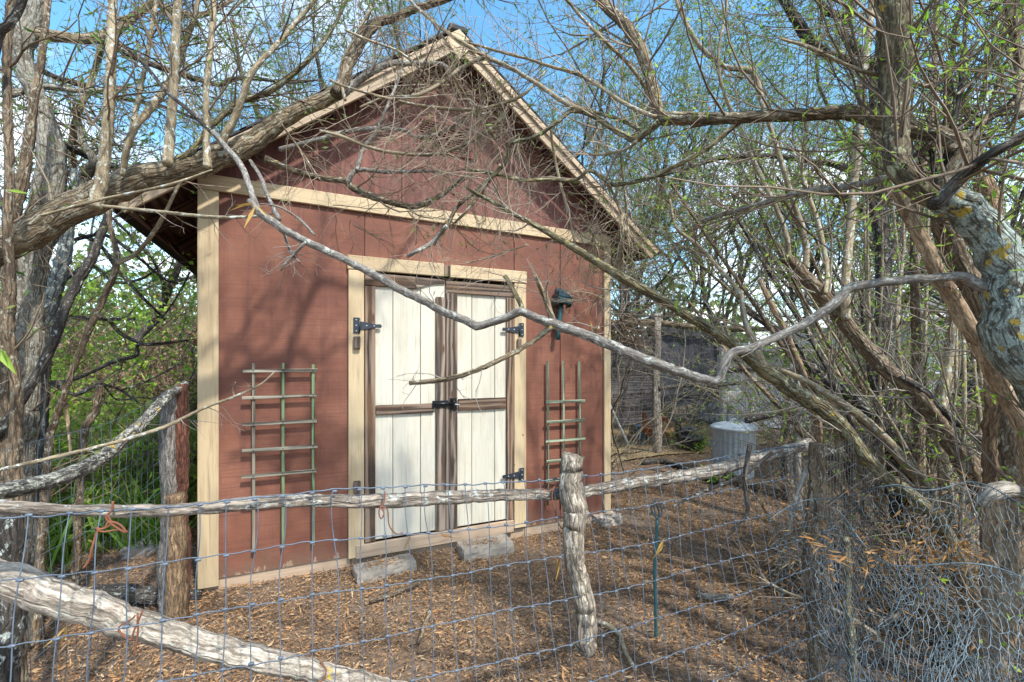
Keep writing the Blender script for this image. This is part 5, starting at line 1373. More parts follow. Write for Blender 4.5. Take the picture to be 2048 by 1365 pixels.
thicket(345, 5.9, 2.2, 'taller brown dried vine tangle under the left eave', 218, 26, 'twig_brown', 'bark_brown', 6, 'leaf_brown', 'shrubs left of the shed', 0.7, 'dry_vine', (0.03, 0.055), (0.010, 0.02), 6)
thicket(190, 8.2, 3.4, 'dense yellow-green shrub far back left of the shed', 224, 40, 'twig_brown', 'bark_brown', 8, 'leaf_bright', 'shrubs left of the shed', 1.2, 'leafy_shrub', (0.05, 0.085), (0.016, 0.028), 7)
thicket(340, 9.4, 3.8, 'dense yellow-green shrub far back, half hidden by the shed corner', 225, 40, 'twig_brown', 'bark_brown', 8, 'leaf_willow', 'shrubs left of the shed', 1.2, 'leafy_shrub', (0.05, 0.085), (0.016, 0.028), 7)
hb_ = thing('dead_boughs', 'bundle of dead brown boughs hanging off the right rear corner of the shed', 'branches', P(1222, 620, 5.3))
spray(1228, 635, 5.4, 46, 0.16, (0.55, 0.1, -0.55), (0.35, 0.95), hb_, 'twig_brown', 0.0065)
spray(1205, 660, 5.6, 8, 0.16, (0.6, 0.1, 0.15), (0.3, 0.8), hb_, 'twig_tan', 0.0055)
# bamboo-like grass
def reed(n, u0, u1, D0, D1, hmin, hmax):
    u = RNG.uniform(u0, u1, n); D = RNG.uniform(D0, D1, n)
    base = np.array([G(a, b) for a, b in zip(u, D)])
    k = 9; Ps = []; Rs = []
    for j in range(3):
        pass
    d = nrm(np.concatenate([RNG.normal(0, 0.35, (n, 2)), np.ones((n, 1))], 1))
    h = RNG.uniform(hmin, hmax, (n, 1))
    V = []; Q5 = 6
    pts = np.empty((n, Q5, 3)); pts[:, 0] = base
    drift = np.concatenate([RNG.normal(0, 0.35, (n, 2)), -0.28 * np.ones((n, 1))], 1)
    for q in range(1, Q5):
        d = nrm(d + drift * (q / Q5) * 0.8)
        pts[:, q] = pts[:, q - 1] + d * h / (Q5 - 1)
    side = nrm(np.cross(d, RNG.normal(0, 1, (n, 3))))
    w = np.array([0.6, 1, 1, 0.85, 0.55, 0.05])[None, :, None] * RNG.uniform(0.004, 0.009, (n, 1, 1))
    A = pts + side[:, None] * w; B_ = pts - side[:, None] * w
    VV = np.stack([A, B_], 2).reshape(-1, 3)
    idx = np.arange(n * Q5 * 2).reshape(n, Q5, 2)
    F = np.stack([idx[:, :-1, 0], idx[:, :-1, 1], idx[:, 1:, 1], idx[:, 1:, 0]], -1).reshape(-1, 4)
    return VV, F
V, F = reed(2200, 95, 352, 3.3, 5.2, 0.25, 0.7)
o = mk('tall_grass', V, F, M['grass'], smooth=True, kind='stuff'); tag(o, 'dense bright green reed-like grass left of the cedar post', 'grass')
V, F = reed(500, -60, 130, 2.9, 4.6, 0.25, 0.7)
o = mk('tall_grass', V, F, M['grass'], smooth=True, kind='stuff'); tag(o, 'green and yellow grass at the left edge behind the trunk', 'grass')

# far woods that read as one mass
n = 16000
ang = RNG.uniform(-1.15, 1.15, n) ; rad_ = RNG.uniform(13, 24, n)
cx = np.sin(ang + YAW) * rad_; cy = np.cos(ang + YAW) * rad_
hmax = 2.6 + 1.3 * np.sin(ang * 7) + 0.8 * np.sin(ang * 17 + 1)
cz = RNG.uniform(0, 1, n) ** 1.3 * np.maximum(hmax, 0.8)
pp_ = np.stack([cx, cy, cz], 1)
V, F = blades(pp_, nrm(RNG.normal(0, 1, (n, 3))), RNG.uniform(0.18, 0.42, n), RNG.uniform(0.05, 0.12, n))
o = mk('distant_woods', V, F, M['leaf_willow'], smooth=False, kind='stuff'); tag(o, 'low grey-green woods far behind everything', 'woods')

# ------------------------------------------------------------------ chicken run behind, at the right
run = thing('chicken_run', 'chicken run of posts, wire and dark shade cloth behind the shed at the right', 'chicken run', G(1400, 7.2))
p1 = G(1313, 6.86)
yr = p1[1]
xr0, xr1 = 3.2, 7.9
hr = 1.95
def rpost(x, y, h, r, mat, nm='post'):
    pts = [np.array([x + RNG.normal(0, .01), y + RNG.normal(0, .01), z]) for z in np.linspace(-0.1, h, 6)]
    return limb_mesh(nm, pts, [r * f for f in np.linspace(1.05, 0.9, 6)], mat, run, 9, 0.12, 3, 0.07)
rpost(p1[0], yr, 2.15, 0.068, M['wood_rail'])
rpost(3.3, yr, 2.0, 0.05, M['bark_dark'])
q1_ = P(1452, 900, 7.4); rpost(q1_[0], yr + 0.02, 2.0, 0.045, M['white_paint'])
rpost(7.85, yr, 2.0, 0.05, M['bark_brown'])
rpost(5.0, 8.4, 2.0, 0.05, M['bark_brown']); rpost(3.3, 8.4, 2.0, 0.05, M['bark_brown']); rpost(7.85, 8.4, 2.0, 0.05, M['bark_brown'])
for (y, z) in ((yr, 1.98), (8.4, 1.98)):
    limb_mesh('top_pole', [np.array([x, y + RNG.normal(0, .02), z + RNG.normal(0, .02)]) for x in np.linspace(xr0, xr1, 7)], [0.045] * 7, M['bark_brown'], run, 8, 0.12, 3, 0.1)
for x in (3.3, 4.84, 6.3, 7.85):
    limb_mesh('cross_pole', [np.array([x, y, 2.05 + RNG.normal(0, .02)]) for y in np.linspace(yr, 8.4, 6)], [0.035] * 6, M['bark_dark'], run, 8, 0.12, 3, 0.1)
limb_mesh('middle_rail', [np.array([x, yr - 0.05, 1.05 + RNG.normal(0, .015)]) for x in np.linspace(p1[0], 7.4, 6)], [0.035] * 6, M['bark_dark'], run, 8, 0.12, 3, 0.1)
# back wall of boards
for i in range(9):
    bx('board', (4.9, 7.60 + 0.004 * (i % 2), 0.10 + i * 0.205), (7.05, 7.63 + 0.004 * (i % 2), 0.298 + i * 0.205), M['coop_board'], run, 0.006)
# roof of the run: dark sheet, slightly pitched
board('roof_sheet', ((xr0 + 6.2) / 2, 7.9, 2.12), ((6.2 - xr0) / 2 + 0.1, 0, 0), (0, 0.55, 0.03), (0, -0.0004, 0.012), M['coop_board'], run, 0.004)
# shade cloth behind the front wire, left bay
def cloth(name, x0, x1, y, z0, z1, mat, par, amp=0.02):
    nx, nz = 18, 10
    V = [(x0 + (x1 - x0) * i / nx, y + amp * math.sin(i * 1.3 + j * .5), z0 + (z1 - z0) * j / nz + 0.02 * math.sin(i * .8) * (j in (0, nz))) for i in range(nx + 1) for j in range(nz + 1)]
    V2 = [(a, b + 0.004, c) for a, b, c in V]
    m = nz + 1; F = []
    o_ = len(V)
    for i in range(nx):
        for j in range(nz):
            a = i * m + j
            F.append((a, a + m, a + m + 1, a + 1)); F.append((o_ + a, o_ + a + 1, o_ + a + m + 1, o_ + a + m))
    return mk(name, V + V2, F, mat, par)
cloth('shade_cloth', 3.3, 4.9, 8.3, 0.55, 1.95, M['net'], run)
cloth('shade_cloth', p1[0] + 0.09, 6.28, yr + 0.12, 0.72, 1.97, M['net'], run)
# wire on the front
def grid_wire(par, A, B, z0, z1, sx, sz, r, mat):
    A = np.array(A); B = np.array(B); ln = np.linalg.norm(B - A); d = (B - A) / ln
    parts = []
    zs = np.arange(z0, z1 + 0.001, sz); ss = np.arange(0, ln + 0.001, sx)
    H = np.array([[[*(A + d * s), z + 0.006 * math.sin(s * 5 + z)] for s in np.linspace(0, ln, 24)] for z in zs])
    parts.append(tubes(H, np.full(H.shape[:2], r), 3))
    Vt = np.array([[[*(A + d * (s + 0.006 * math.sin(z * 6 + s))), z] for z in np.linspace(z0, z1, 8)] for s in ss])
    parts.append(tubes(Vt, np.full(Vt.shape[:2], r), 3))
    V, F, T = cat(parts)
    return mk('wire_mesh', V, F, mat, par, T, kind='stuff')
grid_wire(run, (3.3, yr - 0.06), (7.85, yr - 0.06), 0.02, 1.9, 0.055, 0.11, 0.0022, M['wire_dark'])
# white door frame with pale panel at the right of the run
for (x0, x1, z0, z1) in ((6.50, 6.57, 0.02, 1.75), (7.25, 7.32, 0.02, 1.75), (6.573, 7.247, 1.68, 1.75), (6.573, 7.247, 0.70, 0.90)):
    bx('door_frame', (x0, yr + 0.25, z0), (x1, yr + 0.30, z1), M['white_paint'], run)
# straw on its floor
Vs = [(3.0, yr - 0.35, 0.03), (8.0, yr - 0.2, 0.03), (8.0, 8.6, 0.03), (3.0, 8.6, 0.03)]
nx, ny = 24, 18
X = np.linspace(3.0, 8.0, nx); Y = np.linspace(yr - 0.15, 8.6, ny)
VV = np.array([(x, y, 0.012 + 0.02 * math.sin(x * 3) * math.cos(y * 2.3) + RNG.uniform(0, 0.012)) for x in X for y in Y])
idx = np.arange(nx * ny).reshape(nx, ny)
F = np.stack([idx[:-1, :-1], idx[1:, :-1], idx[1:, 1:], idx[:-1, 1:]], -1).reshape(-1, 4)
mk('straw_floor', VV, F, M['straw_ground'], kind='structure')
n = 5000
pp_ = np.stack([RNG.uniform(3.0, 8.0, n), RNG.uniform(yr - 0.4, 8.4, n), RNG.uniform(0.02, 0.06, n)], 1)
V, F = blades(pp_, nrm(RNG.normal(0, 1, (n, 3)) * np.array([1, 1, 0.2])), RNG.uniform(0.05, 0.14, n), RNG.uniform(0.002, 0.004, n))
o = mk('straw', V, F, M['straw'], smooth=False, kind='stuff'); tag(o, 'loose straw on the floor of the chicken run', 'straw')

# hens
def hen(u, v, face, label, bodymat, s=1.0, pose='up', D=None):
    D = D or CAMZ * 900 / (v - 725)
    p = G(u, D)
    fx, fy = math.cos(face), math.sin(face)
    def W_(a, l, z): return np.array([p[0] + (a * fx - l * fy) * s, p[1] + (a * fy + l * fx) * s, 0.02 + z * s])
    t = thing('hen', label, 'hen', (p[0], p[1], 0.02), 'hens in the chicken run')
    if pose == 'up':
        path = [W_(-.20, 0, .33), W_(-.15, 0, .30), W_(-.07, 0, .26), W_(.02, 0, .245), W_(.09, 0, .27), W_(.125, 0, .32), W_(.14, 0, .37), W_(.155, 0, .405), W_(.185, 0, .415), W_(.205, 0, .408)]
    else:
        path = [W_(-.20, 0, .33), W_(-.15, 0, .31), W_(-.07, 0, .27), W_(.02, 0, .245), W_(.10, 0, .24), W_(.15, 0, .215), W_(.18, 0, .17), W_(.20, 0, .12), W_(.215, 0, .085), W_(.22, 0, .06)]
    r = [x * s for x in (.03, .062, .098, .112, .095, .062, .042, .036, .030, .012)]
    limb_mesh('body', path, r, bodymat, t, 12, 0.03, 4, 0.014)
    for k in range(5):
        a = (k - 2) * 0.018
        board('tail_feather', W_(-.235, a, .40 - abs(k - 2) * .012), (W_(-.27, a * 1.5, .46) - W_(-.20, a, .34)) / 2, (W_(0, .018, 0) - W_(0, 0, 0)), (W_(.004, 0, .003) - W_(0, 0, 0)), bodymat, t, 0.003)
    for sg in (-1, 1):
        wpts = [W_(.08, sg * .095, .285), W_(.0, sg * .112, .27), W_(-.08, sg * .10, .275), W_(-.16, sg * .06, .30)]
        limb_mesh('wing', wpts, [.03 * s, .052 * s, .045 * s, .012 * s], bodymat, t, 8, 0.05, 4, 0.015)
        lg_ = [W_(.0, sg * .05, .17), W_(-.005, sg * .05, .10), W_(.012, sg * .05, .0)]
        rod('leg', lg_, [.020 * s, .010 * s, .008 * s], M['leg'], t, 7, 3)
        for da in (-0.5, 0, 0.5):
            rod('toe', [W_(.012, sg * .05, .006), W_(.012 + .05 * math.cos(da), sg * .05 + .05 * math.sin(da), .004)], .005 * s, M['leg'], t, 5, 1)
    hx = path[8]; hd = nrm(path[9] - path[7])
    rod('beak', [path[9] - hd * .006 * s, path[9] + hd * .028 * s], [.010 * s, .002 * s], M['leg'], t, 7, 1)
    cu_ = np.array([0, 0, 1.0]) if pose == 'up' else np.array([fx, fy, 0.3])
    for k in range(4):
        c = path[7] + (path[9] - path[7]) * (k / 3.4) + cu_ * .036 * s
        board('comb', c, hd * .008 * s, np.array([-fy, fx, 0]) * .004 * s, cu_ * (.016 - .002 * abs(k - 1.5)) * s, M['comb'], t, 0.002)
    rod('wattle', [hx - cu_ * .024 * s + hd * .008 * s, hx - cu_ * .055 * s + hd * .006 * s], [.009 * s, .006 * s], M['comb'], t, 7, 2)
hen(1302, 894, YAW * -1 + 1.9, 'red-brown hen standing upright just left of the pale run post', M['hen_red'], 1.15)
hen(1338, 882, -0.3, 'buff hen with its head down, right of the pale run post', M['hen_buff'], 0.85, 'down', 7.6)
hen(1352, 880, 2.4, 'buff hen behind the feeding one', M['hen_buff'], 0.8, 'up', 8.2)
hen(1368, 884, 0.4, 'black hen beside the dark tub', M['hen_dark'], 0.95, 'down', 7.5)
def lathe(name, prof, c, mat, parent=None, k=24, ribs=0.0, nrib=0):
    V = []; F = []
    for r, z in prof:
        for j in range(k):
            a = 2 * math.pi * j / k
            rr = r * (1 + ribs * math.cos(nrib * a))
            V.append((c[0] + rr * math.cos(a), c[1] + rr * math.sin(a), c[2] + z))
    m = len(prof)
    for i in range(m - 1):
        for j in range(k):
            F.append((i * k + j, i * k + (j + 1) % k, (i + 1) * k + (j + 1) % k, (i + 1) * k + j))
    F.append(tuple(range(k))[::-1]); F.append(tuple(range((m - 1) * k, m * k)))
    return mk(name, V, F, mat, parent, np.array(V))
def bucket(u, D, r, h, label, mat, nm='bucket', cat_='bucket', handle=True):
    p = G(u, D); p[2] = 0.03
    t = thing(nm, label, cat_, p)
    lathe('body', [(r * .8, 0), (r * .82, .004), (r * .98, h * .95), (r * 1.04, h * .96), (r * 1.04, h), (r * .96, h), (r * .80, h * .15), (r * .3, h * .12)], p, mat, t, 22)
    if handle:
        rod('handle', [p + np.array([r * math.cos(a), 0, h * .92 - 0.35 * h * math.sin(a)]) for a in np.linspace(0, math.pi, 7)], 0.004, M['wire'], t, 6, 2)
bucket(1283, 8.0, 0.13, 0.26, 'blue plastic bucket left of the red-brown hen', M['blue_plastic'])
bucket(1270, 8.3, 0.12, 0.24, 'tan pail at the back left of the run', M['terracotta'])
bucket(1372, 7.7, 0.17, 0.25, 'pale grey feed bucket among the hens', M['bucket'])
bucket(1385, 7.2, 0.20, 0.19, 'dark rubber tub in the run beside the trash can', M['tub'], 'tub', 'tub', False)
# leaning pipe at the left of the run
a_, b_ = P(1217, 805, 6.9), G(1262, 7.2)
o = rod('metal_pipe', [a_, (a_ + b_) / 2, b_], 0.018, M['galv'], None, 8, 2); tag(o, 'grey metal pipe leaning in the corner of the chicken run', 'pipe')
# small green plant behind the can
def weed(u, D, h, label, seed, mat='leaf_bright'):
    global RNG
    old = RNG; RNG = np.random.default_rng(seed)
    b0 = G(u, D); n = 9
    t = thing('weed', label, 'weed', b0)
    d = nrm(np.concatenate([RNG.normal(0, 0.5, (n, 2)), np.ones((n, 1))], 1))
    s_ = np.linspace(0, 1, 7)
    pts = b0[None, None] + d[:, None] * (s_[None, :, None] * h * RNG.uniform(0.6, 1, (n, 1, 1)))
    pts[:, :, 2] -= (s_ ** 2)[None] * 0.12 * h
    V, F, T = tubes(pts, np.full((n, 7), 0.003), 4); mk('stem', V, F, M['grass'], t, T, kind='stuff')
    leaves(t, mat, [leafset(pts, 9, (0.04, 0.09), (0.006, 0.012))], 'foliage')
    RNG = old
weed(1398, 7.0, 0.62, 'green feathery weed standing left behind the trash can', 301)
weed(1374, 7.4, 0.60, 'green feathery weed among the hens', 302)
weed(1438, 5.2, 0.32, 'small green weed at the left foot of the trash can', 303)

# trash can
def can():
    p = G(1467, 5.62)
    t = thing('trash_can', 'galvanised ribbed metal trash can with domed lid behind the top rail', 'trash can', p)
    lathe('body', [(0.215, 0.0), (0.222, 0.01), (0.222, 0.03), (0.225, 0.05), (0.247, 0.56), (0.252, 0.565), (0.256, 0.575), (0.252, 0.585), (0.24, 0.59)], p, M['galv'], t, 144, 0.022, 26)
    lathe('lid', [(0.262, 0.575), (0.270, 0.578), (0.272, 0.60), (0.268, 0.612), (0.255, 0.616), (0.245, 0.628), (0.15, 0.655), (0.04, 0.664)], p, M['galv'], t, 40)
    rod('lid_handle', [p + np.array([-.06, 0, .66]), p + np.array([-.05, 0, .695]), p + np.array([.05, 0, .695]), p + np.array([.06, 0, .66])], 0.006, M['galv'], t, 7, 3)
    for sg in (-1, 1):
        c = p + CR * 0.255 * sg
        rod('side_handle', [c + CF * -.06 + CU * .42, c + CF * -.05 + CR * .03 * sg + CU * .38, c + CF * .05 + CR * .03 * sg + CU * .38, c + CF * .06 + CU * .42], 0.006, M['galv'], t, 7, 3)
can()

# posts and the second wire fence behind the corner
rf = thing('back_fence', 'sagging dark wire fence with rough posts running back at the right', 'fence', G(1640, 2.4))
def fpost(u, vb, vt, w, mat, label=None):
    D = CAMZ * 900 / (vb - 725)
    return post('post', u, vt, D, w, mat, rf, label=label)
fpost(1575, 1000, 905, 20, M['bark_dark'], 'charred dark post')
fpost(1597, 1020, 700, 13, M['bark_grey'])
fpost(1700, 1130, 900, 22, M['bark_dark'])
A1 = P(1640, 725, 1.66)[:2]; B1 = P(1762, 725, 2.5)[:2]; C1 = P(1578, 725, 4.5)[:2]
grid_wire(rf, A1, B1, 0.05, 1.08, 0.05, 0.10, 0.0014, M['wire_dark'])
grid_wire(rf, P(1450, 725, 4.8)[:2], P(1700, 725, 4.2)[:2], 0.05, 0.62, 0.05, 0.10, 0.0016, M['wire_dark'])
limb_mesh('rail', [P(u, v, D) for u, v, D in ((1640, 908, 3.0), (1700, 912, 3.2), (1760, 918, 3.4), (1830, 925, 3.6))], [0.04, 0.042, 0.04, 0.038], M['bark_grey'], rf, 10, 0.12, 4, 0.03)
limb_mesh('rail', [P(u, v, D) for u, v, D in ((1440, 741, 5.2), (1500, 738, 5.0), (1560, 742, 4.8), (1598, 744, 4.7))], [0.035, 0.04, 0.04, 0.034], M['bark_dark'], rf, 9, 0.14, 4, 0.04)
limb_mesh('rail', [P(u, v, D) for u, v, D in ((1490, 842, 5.0), (1530, 832, 4.9), (1570, 826, 4.8), (1600, 825, 4.7))], [0.03, 0.035, 0.035, 0.03], M['bark_dark'], rf, 9, 0.14, 4, 0.04)
o = post('tree_stump', 1996, 988, 1.28, 54, M['bark_tan'], None)
tag(o, 'stout pale-topped stump post draped in chicken wire at the right edge', 'stump')
limb_mesh('splintered_top', [P(1958, 1010, 1.24), P(1985, 985, 1.22), P(2020, 978, 1.22), P(2060, 992, 1.22)], [0.014, 0.022, 0.020, 0.012], M['wood_pale'], o, 10, 0.12, 4)
o = post('metal_post', 2003, 815, 2.2, 14, M['green_pole'], None); tag(o, 'dark green steel fence post between the trunks at the right edge', 'post')
o = post('leaning_stick', 1690, 1075, 1.9, 16, M['bark_mossy'], None, lean=(0.05, 0.0)); tag(o, 'short mossy stick upright inside the wire behind the right corner post', 'stick')
o = limb_mesh('bleached_branch', [P(u, v, D) for u, v, D in ((1625, 905, 1.62), (1600, 975, 1.6), (1585, 1020, 1.6), (1577, 1070, 1.6))], [.007, .0075, .007, .004], M['bark_grey'], None, 8, 0.1); tag(o, 'bleached branch leaning on the brown corner post', 'branch')
for k, (s, lb) in enumerate(((((1500, 890, 9), (1490, 960, 8), (1496, 1025, 8), (1470, 1055, 6), (1440, 1100, 4)), 'dark twig hanging from the rail end over the mesh'),
                            (((1545, 905, 7), (1480, 955, 7), (1400, 985, 6), (1345, 1015, 4)), 'dark twig slanting along the mesh left of the corner post'))):
    o = limb_mesh('hanging_twig', [P(u, v, 1.5) for u, v, w in s], [w * 1.5 / 1800 for u, v, w in s], M['bark_dark'], None, 7, 0.1); tag(o, lb, 'twig')
# pale boards lying beyond the right fence
for (u, D, rz, L_, lb) in ((1655, 3.2, 0.3, 0.45, 'short white-grey board lying beyond the back fence'), (1740, 2.9, -0.3, 0.7, 'long bluish-white board lying beyond the back fence')):
    p = G(u, D)
    a = np.array([math.cos(rz), math.sin(rz), 0]); b_ = np.array([-a[1], a[0], 0])
    o = board('old_board', p + np.array([0, 0, 0.03]), a * L_ / 2, b_ * 0.07, (0, 0, 0.012), M['concrete'], None, 0.004); tag(o, lb, 'board')

# far house
hs_ = thing('far_house', 'pale blue-grey house with white trim behind the right-hand trunks', 'house', G(1960, 11.5))
hb = G(1960, 11.5)
hx_ = CR * 1.0; hy_ = CF * 1.0
def hboard(nm, a0, a1, b0, b1, z0, z1, mat):
    c = hb + hx_ * (a0 + a1) / 2 + hy_ * (b0 + b1) / 2 + CU * (z0 + z1) / 2
    return board(nm, c, hx_ * (a1 - a0) / 2, hy_ * (b1 - b0) / 2, CU * (z1 - z0) / 2, mat, hs_, 0.01)
for i in range(10):
    hboard('siding_board', -2.6, 3.5, 0.0, 0.03 + 0.006 * (i % 2), 0.45 + i * 0.2, 0.648 + i * 0.2, M['house_wall'])
hboard('wall', -2.58, 3.48, 0.04, 4.0, 0.1, 2.45, M['house_wall'])
hboard('plinth', -2.6, 3.5, -0.02, 0.03, 0.0, 0.44, M['concrete'])
hboard('band_board', -2.62, 3.52, -0.03, 0.0, 0.36, 0.46, M['white_paint'])
hboard('fascia', -2.8, 3.7, -0.35, -0.30, 2.45, 2.62, M['white_paint'])
c = hb + hx_ * 0.45 + hy_ * 1.6 + CU * 3.1
board('roof', c, hx_ * 3.3, hy_ * 2.1 + CU * 0.65, CU * 0.05, M['house_roof'], hs_, 0.02)
for a0 in (-1.2, 1.6):
    w_ = hboard('window', a0, a0 + 0.9, -0.02, 0.0, 1.1, 2.1, M['white_paint'])
    for (aa, ab, za, zc) in ((a0 + .06, a0 + .43, 1.16, 1.60), (a0 + .47, a0 + .84, 1.16, 1.60), (a0 + .06, a0 + .43, 1.64, 2.04), (a0 + .47, a0 + .84, 1.64, 2.04)):
        hboard('pane', aa, ab, -0.026, -0.021, za, zc, M['glass'])
# weathered white outbuilding wall beyond the run
wb = thing('white_shed', 'whitish small outbuilding behind the trash can', 'shed', G(1560, 9.6))
wbase = G(1560, 9.6)
for i in range(7):
    c = wbase + CR * 0.2 + CU * (0.12 + i * 0.22)
    board('wall_board', c, CR * 1.3, CF * (0.012 + 0.003 * (i % 2)), CU * 0.108, M['house_wall'], wb, 0.004)
board('wall', wbase + CR * 0.2 + CF * 0.8 + CU * 0.8, CR * 1.29, CF * 0.78, CU * 0.78, M['house_wall'], wb, 0.004)
board('roof', wbase + CR * 0.2 + CF * 0.75 + CU * 1.68, CR * 1.35, CF * 0.9 + CU * 0.06, CU * 0.03, M['house_roof'], wb, 0.01)

# ------------------------------------------------------------------ chicken wire heaped at the right
def hexmesh(fn, w, h, a, r, mat, parent, name='wire_mesh', k=3):
    """hexagons of side a on the sheet fn(s, t)"""
    E = []
    dx_ = a * math.sqrt(3); dy_ = a * 1.5
    nx_, ny_ = int(w / dx_), int(h / dy_)
    jit = {}
    def pt(i, j, kk):
        x = i * dx_ + (j % 2) * dx_ / 2; y = j * dy_
        if kk == 0: return (x, y + a * 0.5)
        return (x + dx_ / 2, y + a)
    def key(x, y): return (round(x / a * 20), round(y / a * 20))
    def pos(x, y):
        kq = key(x, y)
        if kq not in jit:
            jit[kq] = np.array(fn(x + RNG.normal(0, a * .12), y + RNG.normal(0, a * .16))) + RNG.normal(0, a * 0.13, 3)
        return jit[kq]
    for j in range(ny_):
        for i in range(nx_):
            x = i * dx_ + (j % 2) * dx_ / 2; y = j * dy_
            p0 = (x, y); p1_ = (x + dx_ / 2, y + a / 2); p2_ = (x + dx_ / 2, y + a * 1.5); p3_ = (x + dx_, y)
            for A, Bq in ((p0, p1_), (p1_, p3_), (p1_, p2_)):
                E.append((pos(*A), pos(*Bq)))
    E = np.array(E)
    mid = (E[:, 0] + E[:, 1]) / 2 + RNG.normal(0, a * 0.06, (len(E), 3))
    pts = np.stack([E[:, 0], mid, E[:, 1]], 1)
    V, F, T = tubes(pts, np.full((len(E), 3), r), k)
    return mk(name, V, F, mat, parent, T, kind='stuff')
cw = thing('chicken_wire', 'crumpled heap of hexagonal chicken wire over the fence at the right', 'chicken wire', P(1800, 1300, 1.1))
def sheetA(s, t):      # upright sheet from the corner post to the right edge
    u = 1540 + s / 1.0 * 570
    D = 1.45 - 0.42 * s + 0.05 * math.sin(s * 11) + 0.04 * math.sin(t * 9 + s * 4)
    top = 1.41 - (np.interp(u, [1470, 1640, 1800, 1900, 1990, 2110], [1060, 1010, 970, 985, 985, 1000]) - 725) / 900 * (1.45 - 0.42 * s)
    p = P(u, 725, D); p[2] = top - t + 0.01 * math.sin(s * 20)
    p += CF * (-0.10 * t * t)
    return p
def sheetB(s, t):      # folded second layer, nearer and lower
    u = 1665 + s * 450
    D = 1.16 - 0.25 * s + 0.07 * math.sin(s * 8 + 1) + 0.06 * math.sin(t * 13 + 2 * s)
    p = P(u, 725, D); p[2] = 0.98 - 0.12 * s - t * 0.9 + 0.04 * math.sin(s * 9 + 2)
    p += CF * (0.08 * math.sin(t * 6 + s * 5))
    return p
def sheetC(s, t):      # crumpled edge hanging in loops
    a = t * 6 + 1.3 * math.sin(s * 7) + 0.8 * math.sin(s * 17 + t * 9)
    p = P(1740 + s * 380, 725, 1.0 + 0.10 * math.cos(a) - 0.12 * s)
    p[2] = 0.88 - 0.10 * s + 0.08 * math.sin(a) - 0.55 * t + 0.05 * math.sin(s * 12 + t * 5)
    p += CR * 0.05 * math.sin(t * 11 + s * 3)
    return p
hexmesh(sheetA, 1.0, 1.0, 0.0150, 0.00085, M['wire_hex'], cw)
hexmesh(sheetB, 1.0, 0.75, 0.0150, 0.00085, M['wire_hex'], cw)
hexmesh(sheetC, 1.0, 0.6, 0.0190, 0.0007, M['wire_hex'], cw)
rod('edge_wire', [sheetA(s, 0.0) for s in np.linspace(0, 1, 30)], 0.0016, M['wire_hex'], cw, 5, 2)
rod('edge_wire', [sheetB(s, 0.0) for s in np.linspace(0, 1, 30)], 0.0016, M['wire_hex'], cw, 5, 2)

# dry willow leaves caught in the wire
def caught(n, fn, label, lens=(0.02, 0.055)):
    pts = np.array([fn() for _ in range(n)])
    d = nrm(RNG.normal(0, 1, (n, 3)) * np.array([1, 0.7, 0.6]) + np.array([0.3, 0, -0.2]))
    V, F = blades(pts, d, RNG.uniform(*lens, n), RNG.uniform(0.0014, 0.0036, n))
    o = mk('dry_leaves', V, F, M['leaf_dry'], smooth=False, kind='stuff'); tag(o, label, 'leaves')
def f1():
    u = RNG.uniform(1620, 1960); return P(u, 1108 + RNG.normal(0, 22) - (u - 1800) * 0.02, 1.18 + RNG.normal(0, 0.03))
caught(170, f1, 'drift of orange dry willow leaves caught along the chicken wire')
def f2():
    s, t = RNG.uniform(0, 1), RNG.uniform(0, 0.8) ** 1.3; return sheetA(s, t) + RNG.normal(0, 0.01, 3)
caught(110, f2, 'scattered dry leaves stuck in the upright chicken wire')
def f3():
    x = RNG.uniform(FX0, FX1); return pfen(x, RNG.choice(drops[1:8]), -0.005)
caught(16, f3, 'few dry leaves hooked on the field wire', (0.02, 0.05))
for (u, v, u2, v2, D) in ((1330, 1075, 1312, 1130, 1.4), (135, 1250, 90, 1300, .84), (1122, 1110, 1112, 1165, 1.22)):
    a, b_ = P(u, v, D), P(u2, v2, D)
    V, F = blades(a[None].repeat(2, 0), nrm(np.stack([b_ - a, b_ - a + RNG.normal(0, .015, 3)])), np.array([np.linalg.norm(b_ - a)] * 2) * np.array([1, .7]), np.array([.004, .003]))
    o = mk('dry_leaf', V, F, M['leaf_yellow'], smooth=False)
    tag(o, {1330: 'yellow dry leaf hanging on the mesh near the looped stake', 135: 'yellow dry leaf on the mesh before the pale pole', 1122: 'yellow dry leaf hanging left of the wired log'}[u], 'leaf')

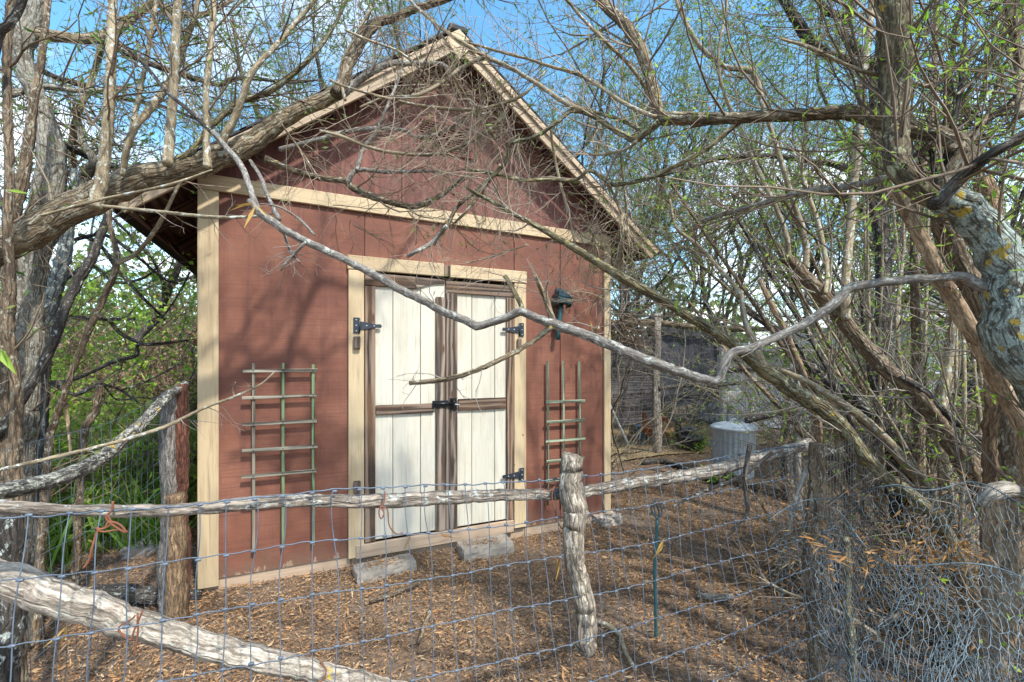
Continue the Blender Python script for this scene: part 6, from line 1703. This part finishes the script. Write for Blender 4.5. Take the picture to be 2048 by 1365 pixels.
# ------------------------------------------------------------------ litter of willow leaves and chips
def litter(n, rmax, lens, wid, z0, label, name='leaf_litter', pw=0.6):
    r = RNG.uniform(0, 1, n) ** pw * rmax + 1.2
    a = RNG.uniform(-0.95, 0.95, n)
    x = np.sin(a + YAW) * r; y = np.cos(a + YAW) * r
    ok = ~((x > XL - 0.01) & (x < XR + 0.01) & (y > YF - 0.005) & (y < YF + DEPTH + 0.02))
    from mathutils import noise as mn
    dn = np.array([mn.noise((p * 1.7, q * 1.7, 11)) + 0.6 * mn.noise((p * 5, q * 5, 4)) for p, q in zip(x, y)])
    ok &= RNG.random(n) < np.clip(0.92 + dn * 0.9, 0.25, 1.0)          # worn, barer patches
    x, y = x[ok], y[ok]; n = len(x)
    z = np.array([0.028 * mn.noise((p * 0.9, q * 0.9, 0)) + 0.012 * mn.noise((p * 4, q * 4, 3)) - 0.010 for p, q in zip(x, y)]) + RNG.uniform(z0[0], z0[1], n)
    d = nrm(RNG.normal(0, 1, (n, 3)) * np.array([1, 1, 0.22]))
    V, F = blades(np.stack([x, y, z], 1), d, RNG.uniform(*lens, n), RNG.uniform(*wid, n), 0.35)
    o = mk(name, V, F, M['litter'], smooth=False, kind='stuff'); tag(o, label, 'leaf litter')
litter(150000, 4.4, (0.012, 0.036), (0.0012, 0.0034), (0.002, 0.022), 'brown and orange willow leaf litter all over the yard', pw=0.75)
litter(26000, 9.0, (0.025, 0.055), (0.003, 0.006), (0.004, 0.02), 'coarser leaf litter farther back', pw=0.8)
litter(2600, 4.6, (0.035, 0.065), (0.003, 0.006), (0.010, 0.028), 'scattered larger pale dry leaves lying on top of the litter', pw=0.75)
# chips on the blocks
n = 420
pp_ = np.stack([np.where(RNG.random(n) < .5, RNG.normal(0.45, 0.09, n), RNG.normal(1.17, 0.09, n)), YF - 0.19 + RNG.normal(0, 0.04, n), np.zeros(n)], 1)
pp_[:, 2] = np.where(pp_[:, 0] < 0.8, 0.060, 0.078) + RNG.uniform(0, 0.010, n)
V, F = blades(pp_, nrm(RNG.normal(0, 1, (n, 3)) * np.array([1, 1, 0.2])), RNG.uniform(0.015, 0.04, n), RNG.uniform(0.0015, 0.004, n))
o = mk('leaf_litter', V, F, M['litter'], smooth=False, kind='stuff'); tag(o, 'brown chips lying on the concrete blocks', 'leaf litter')
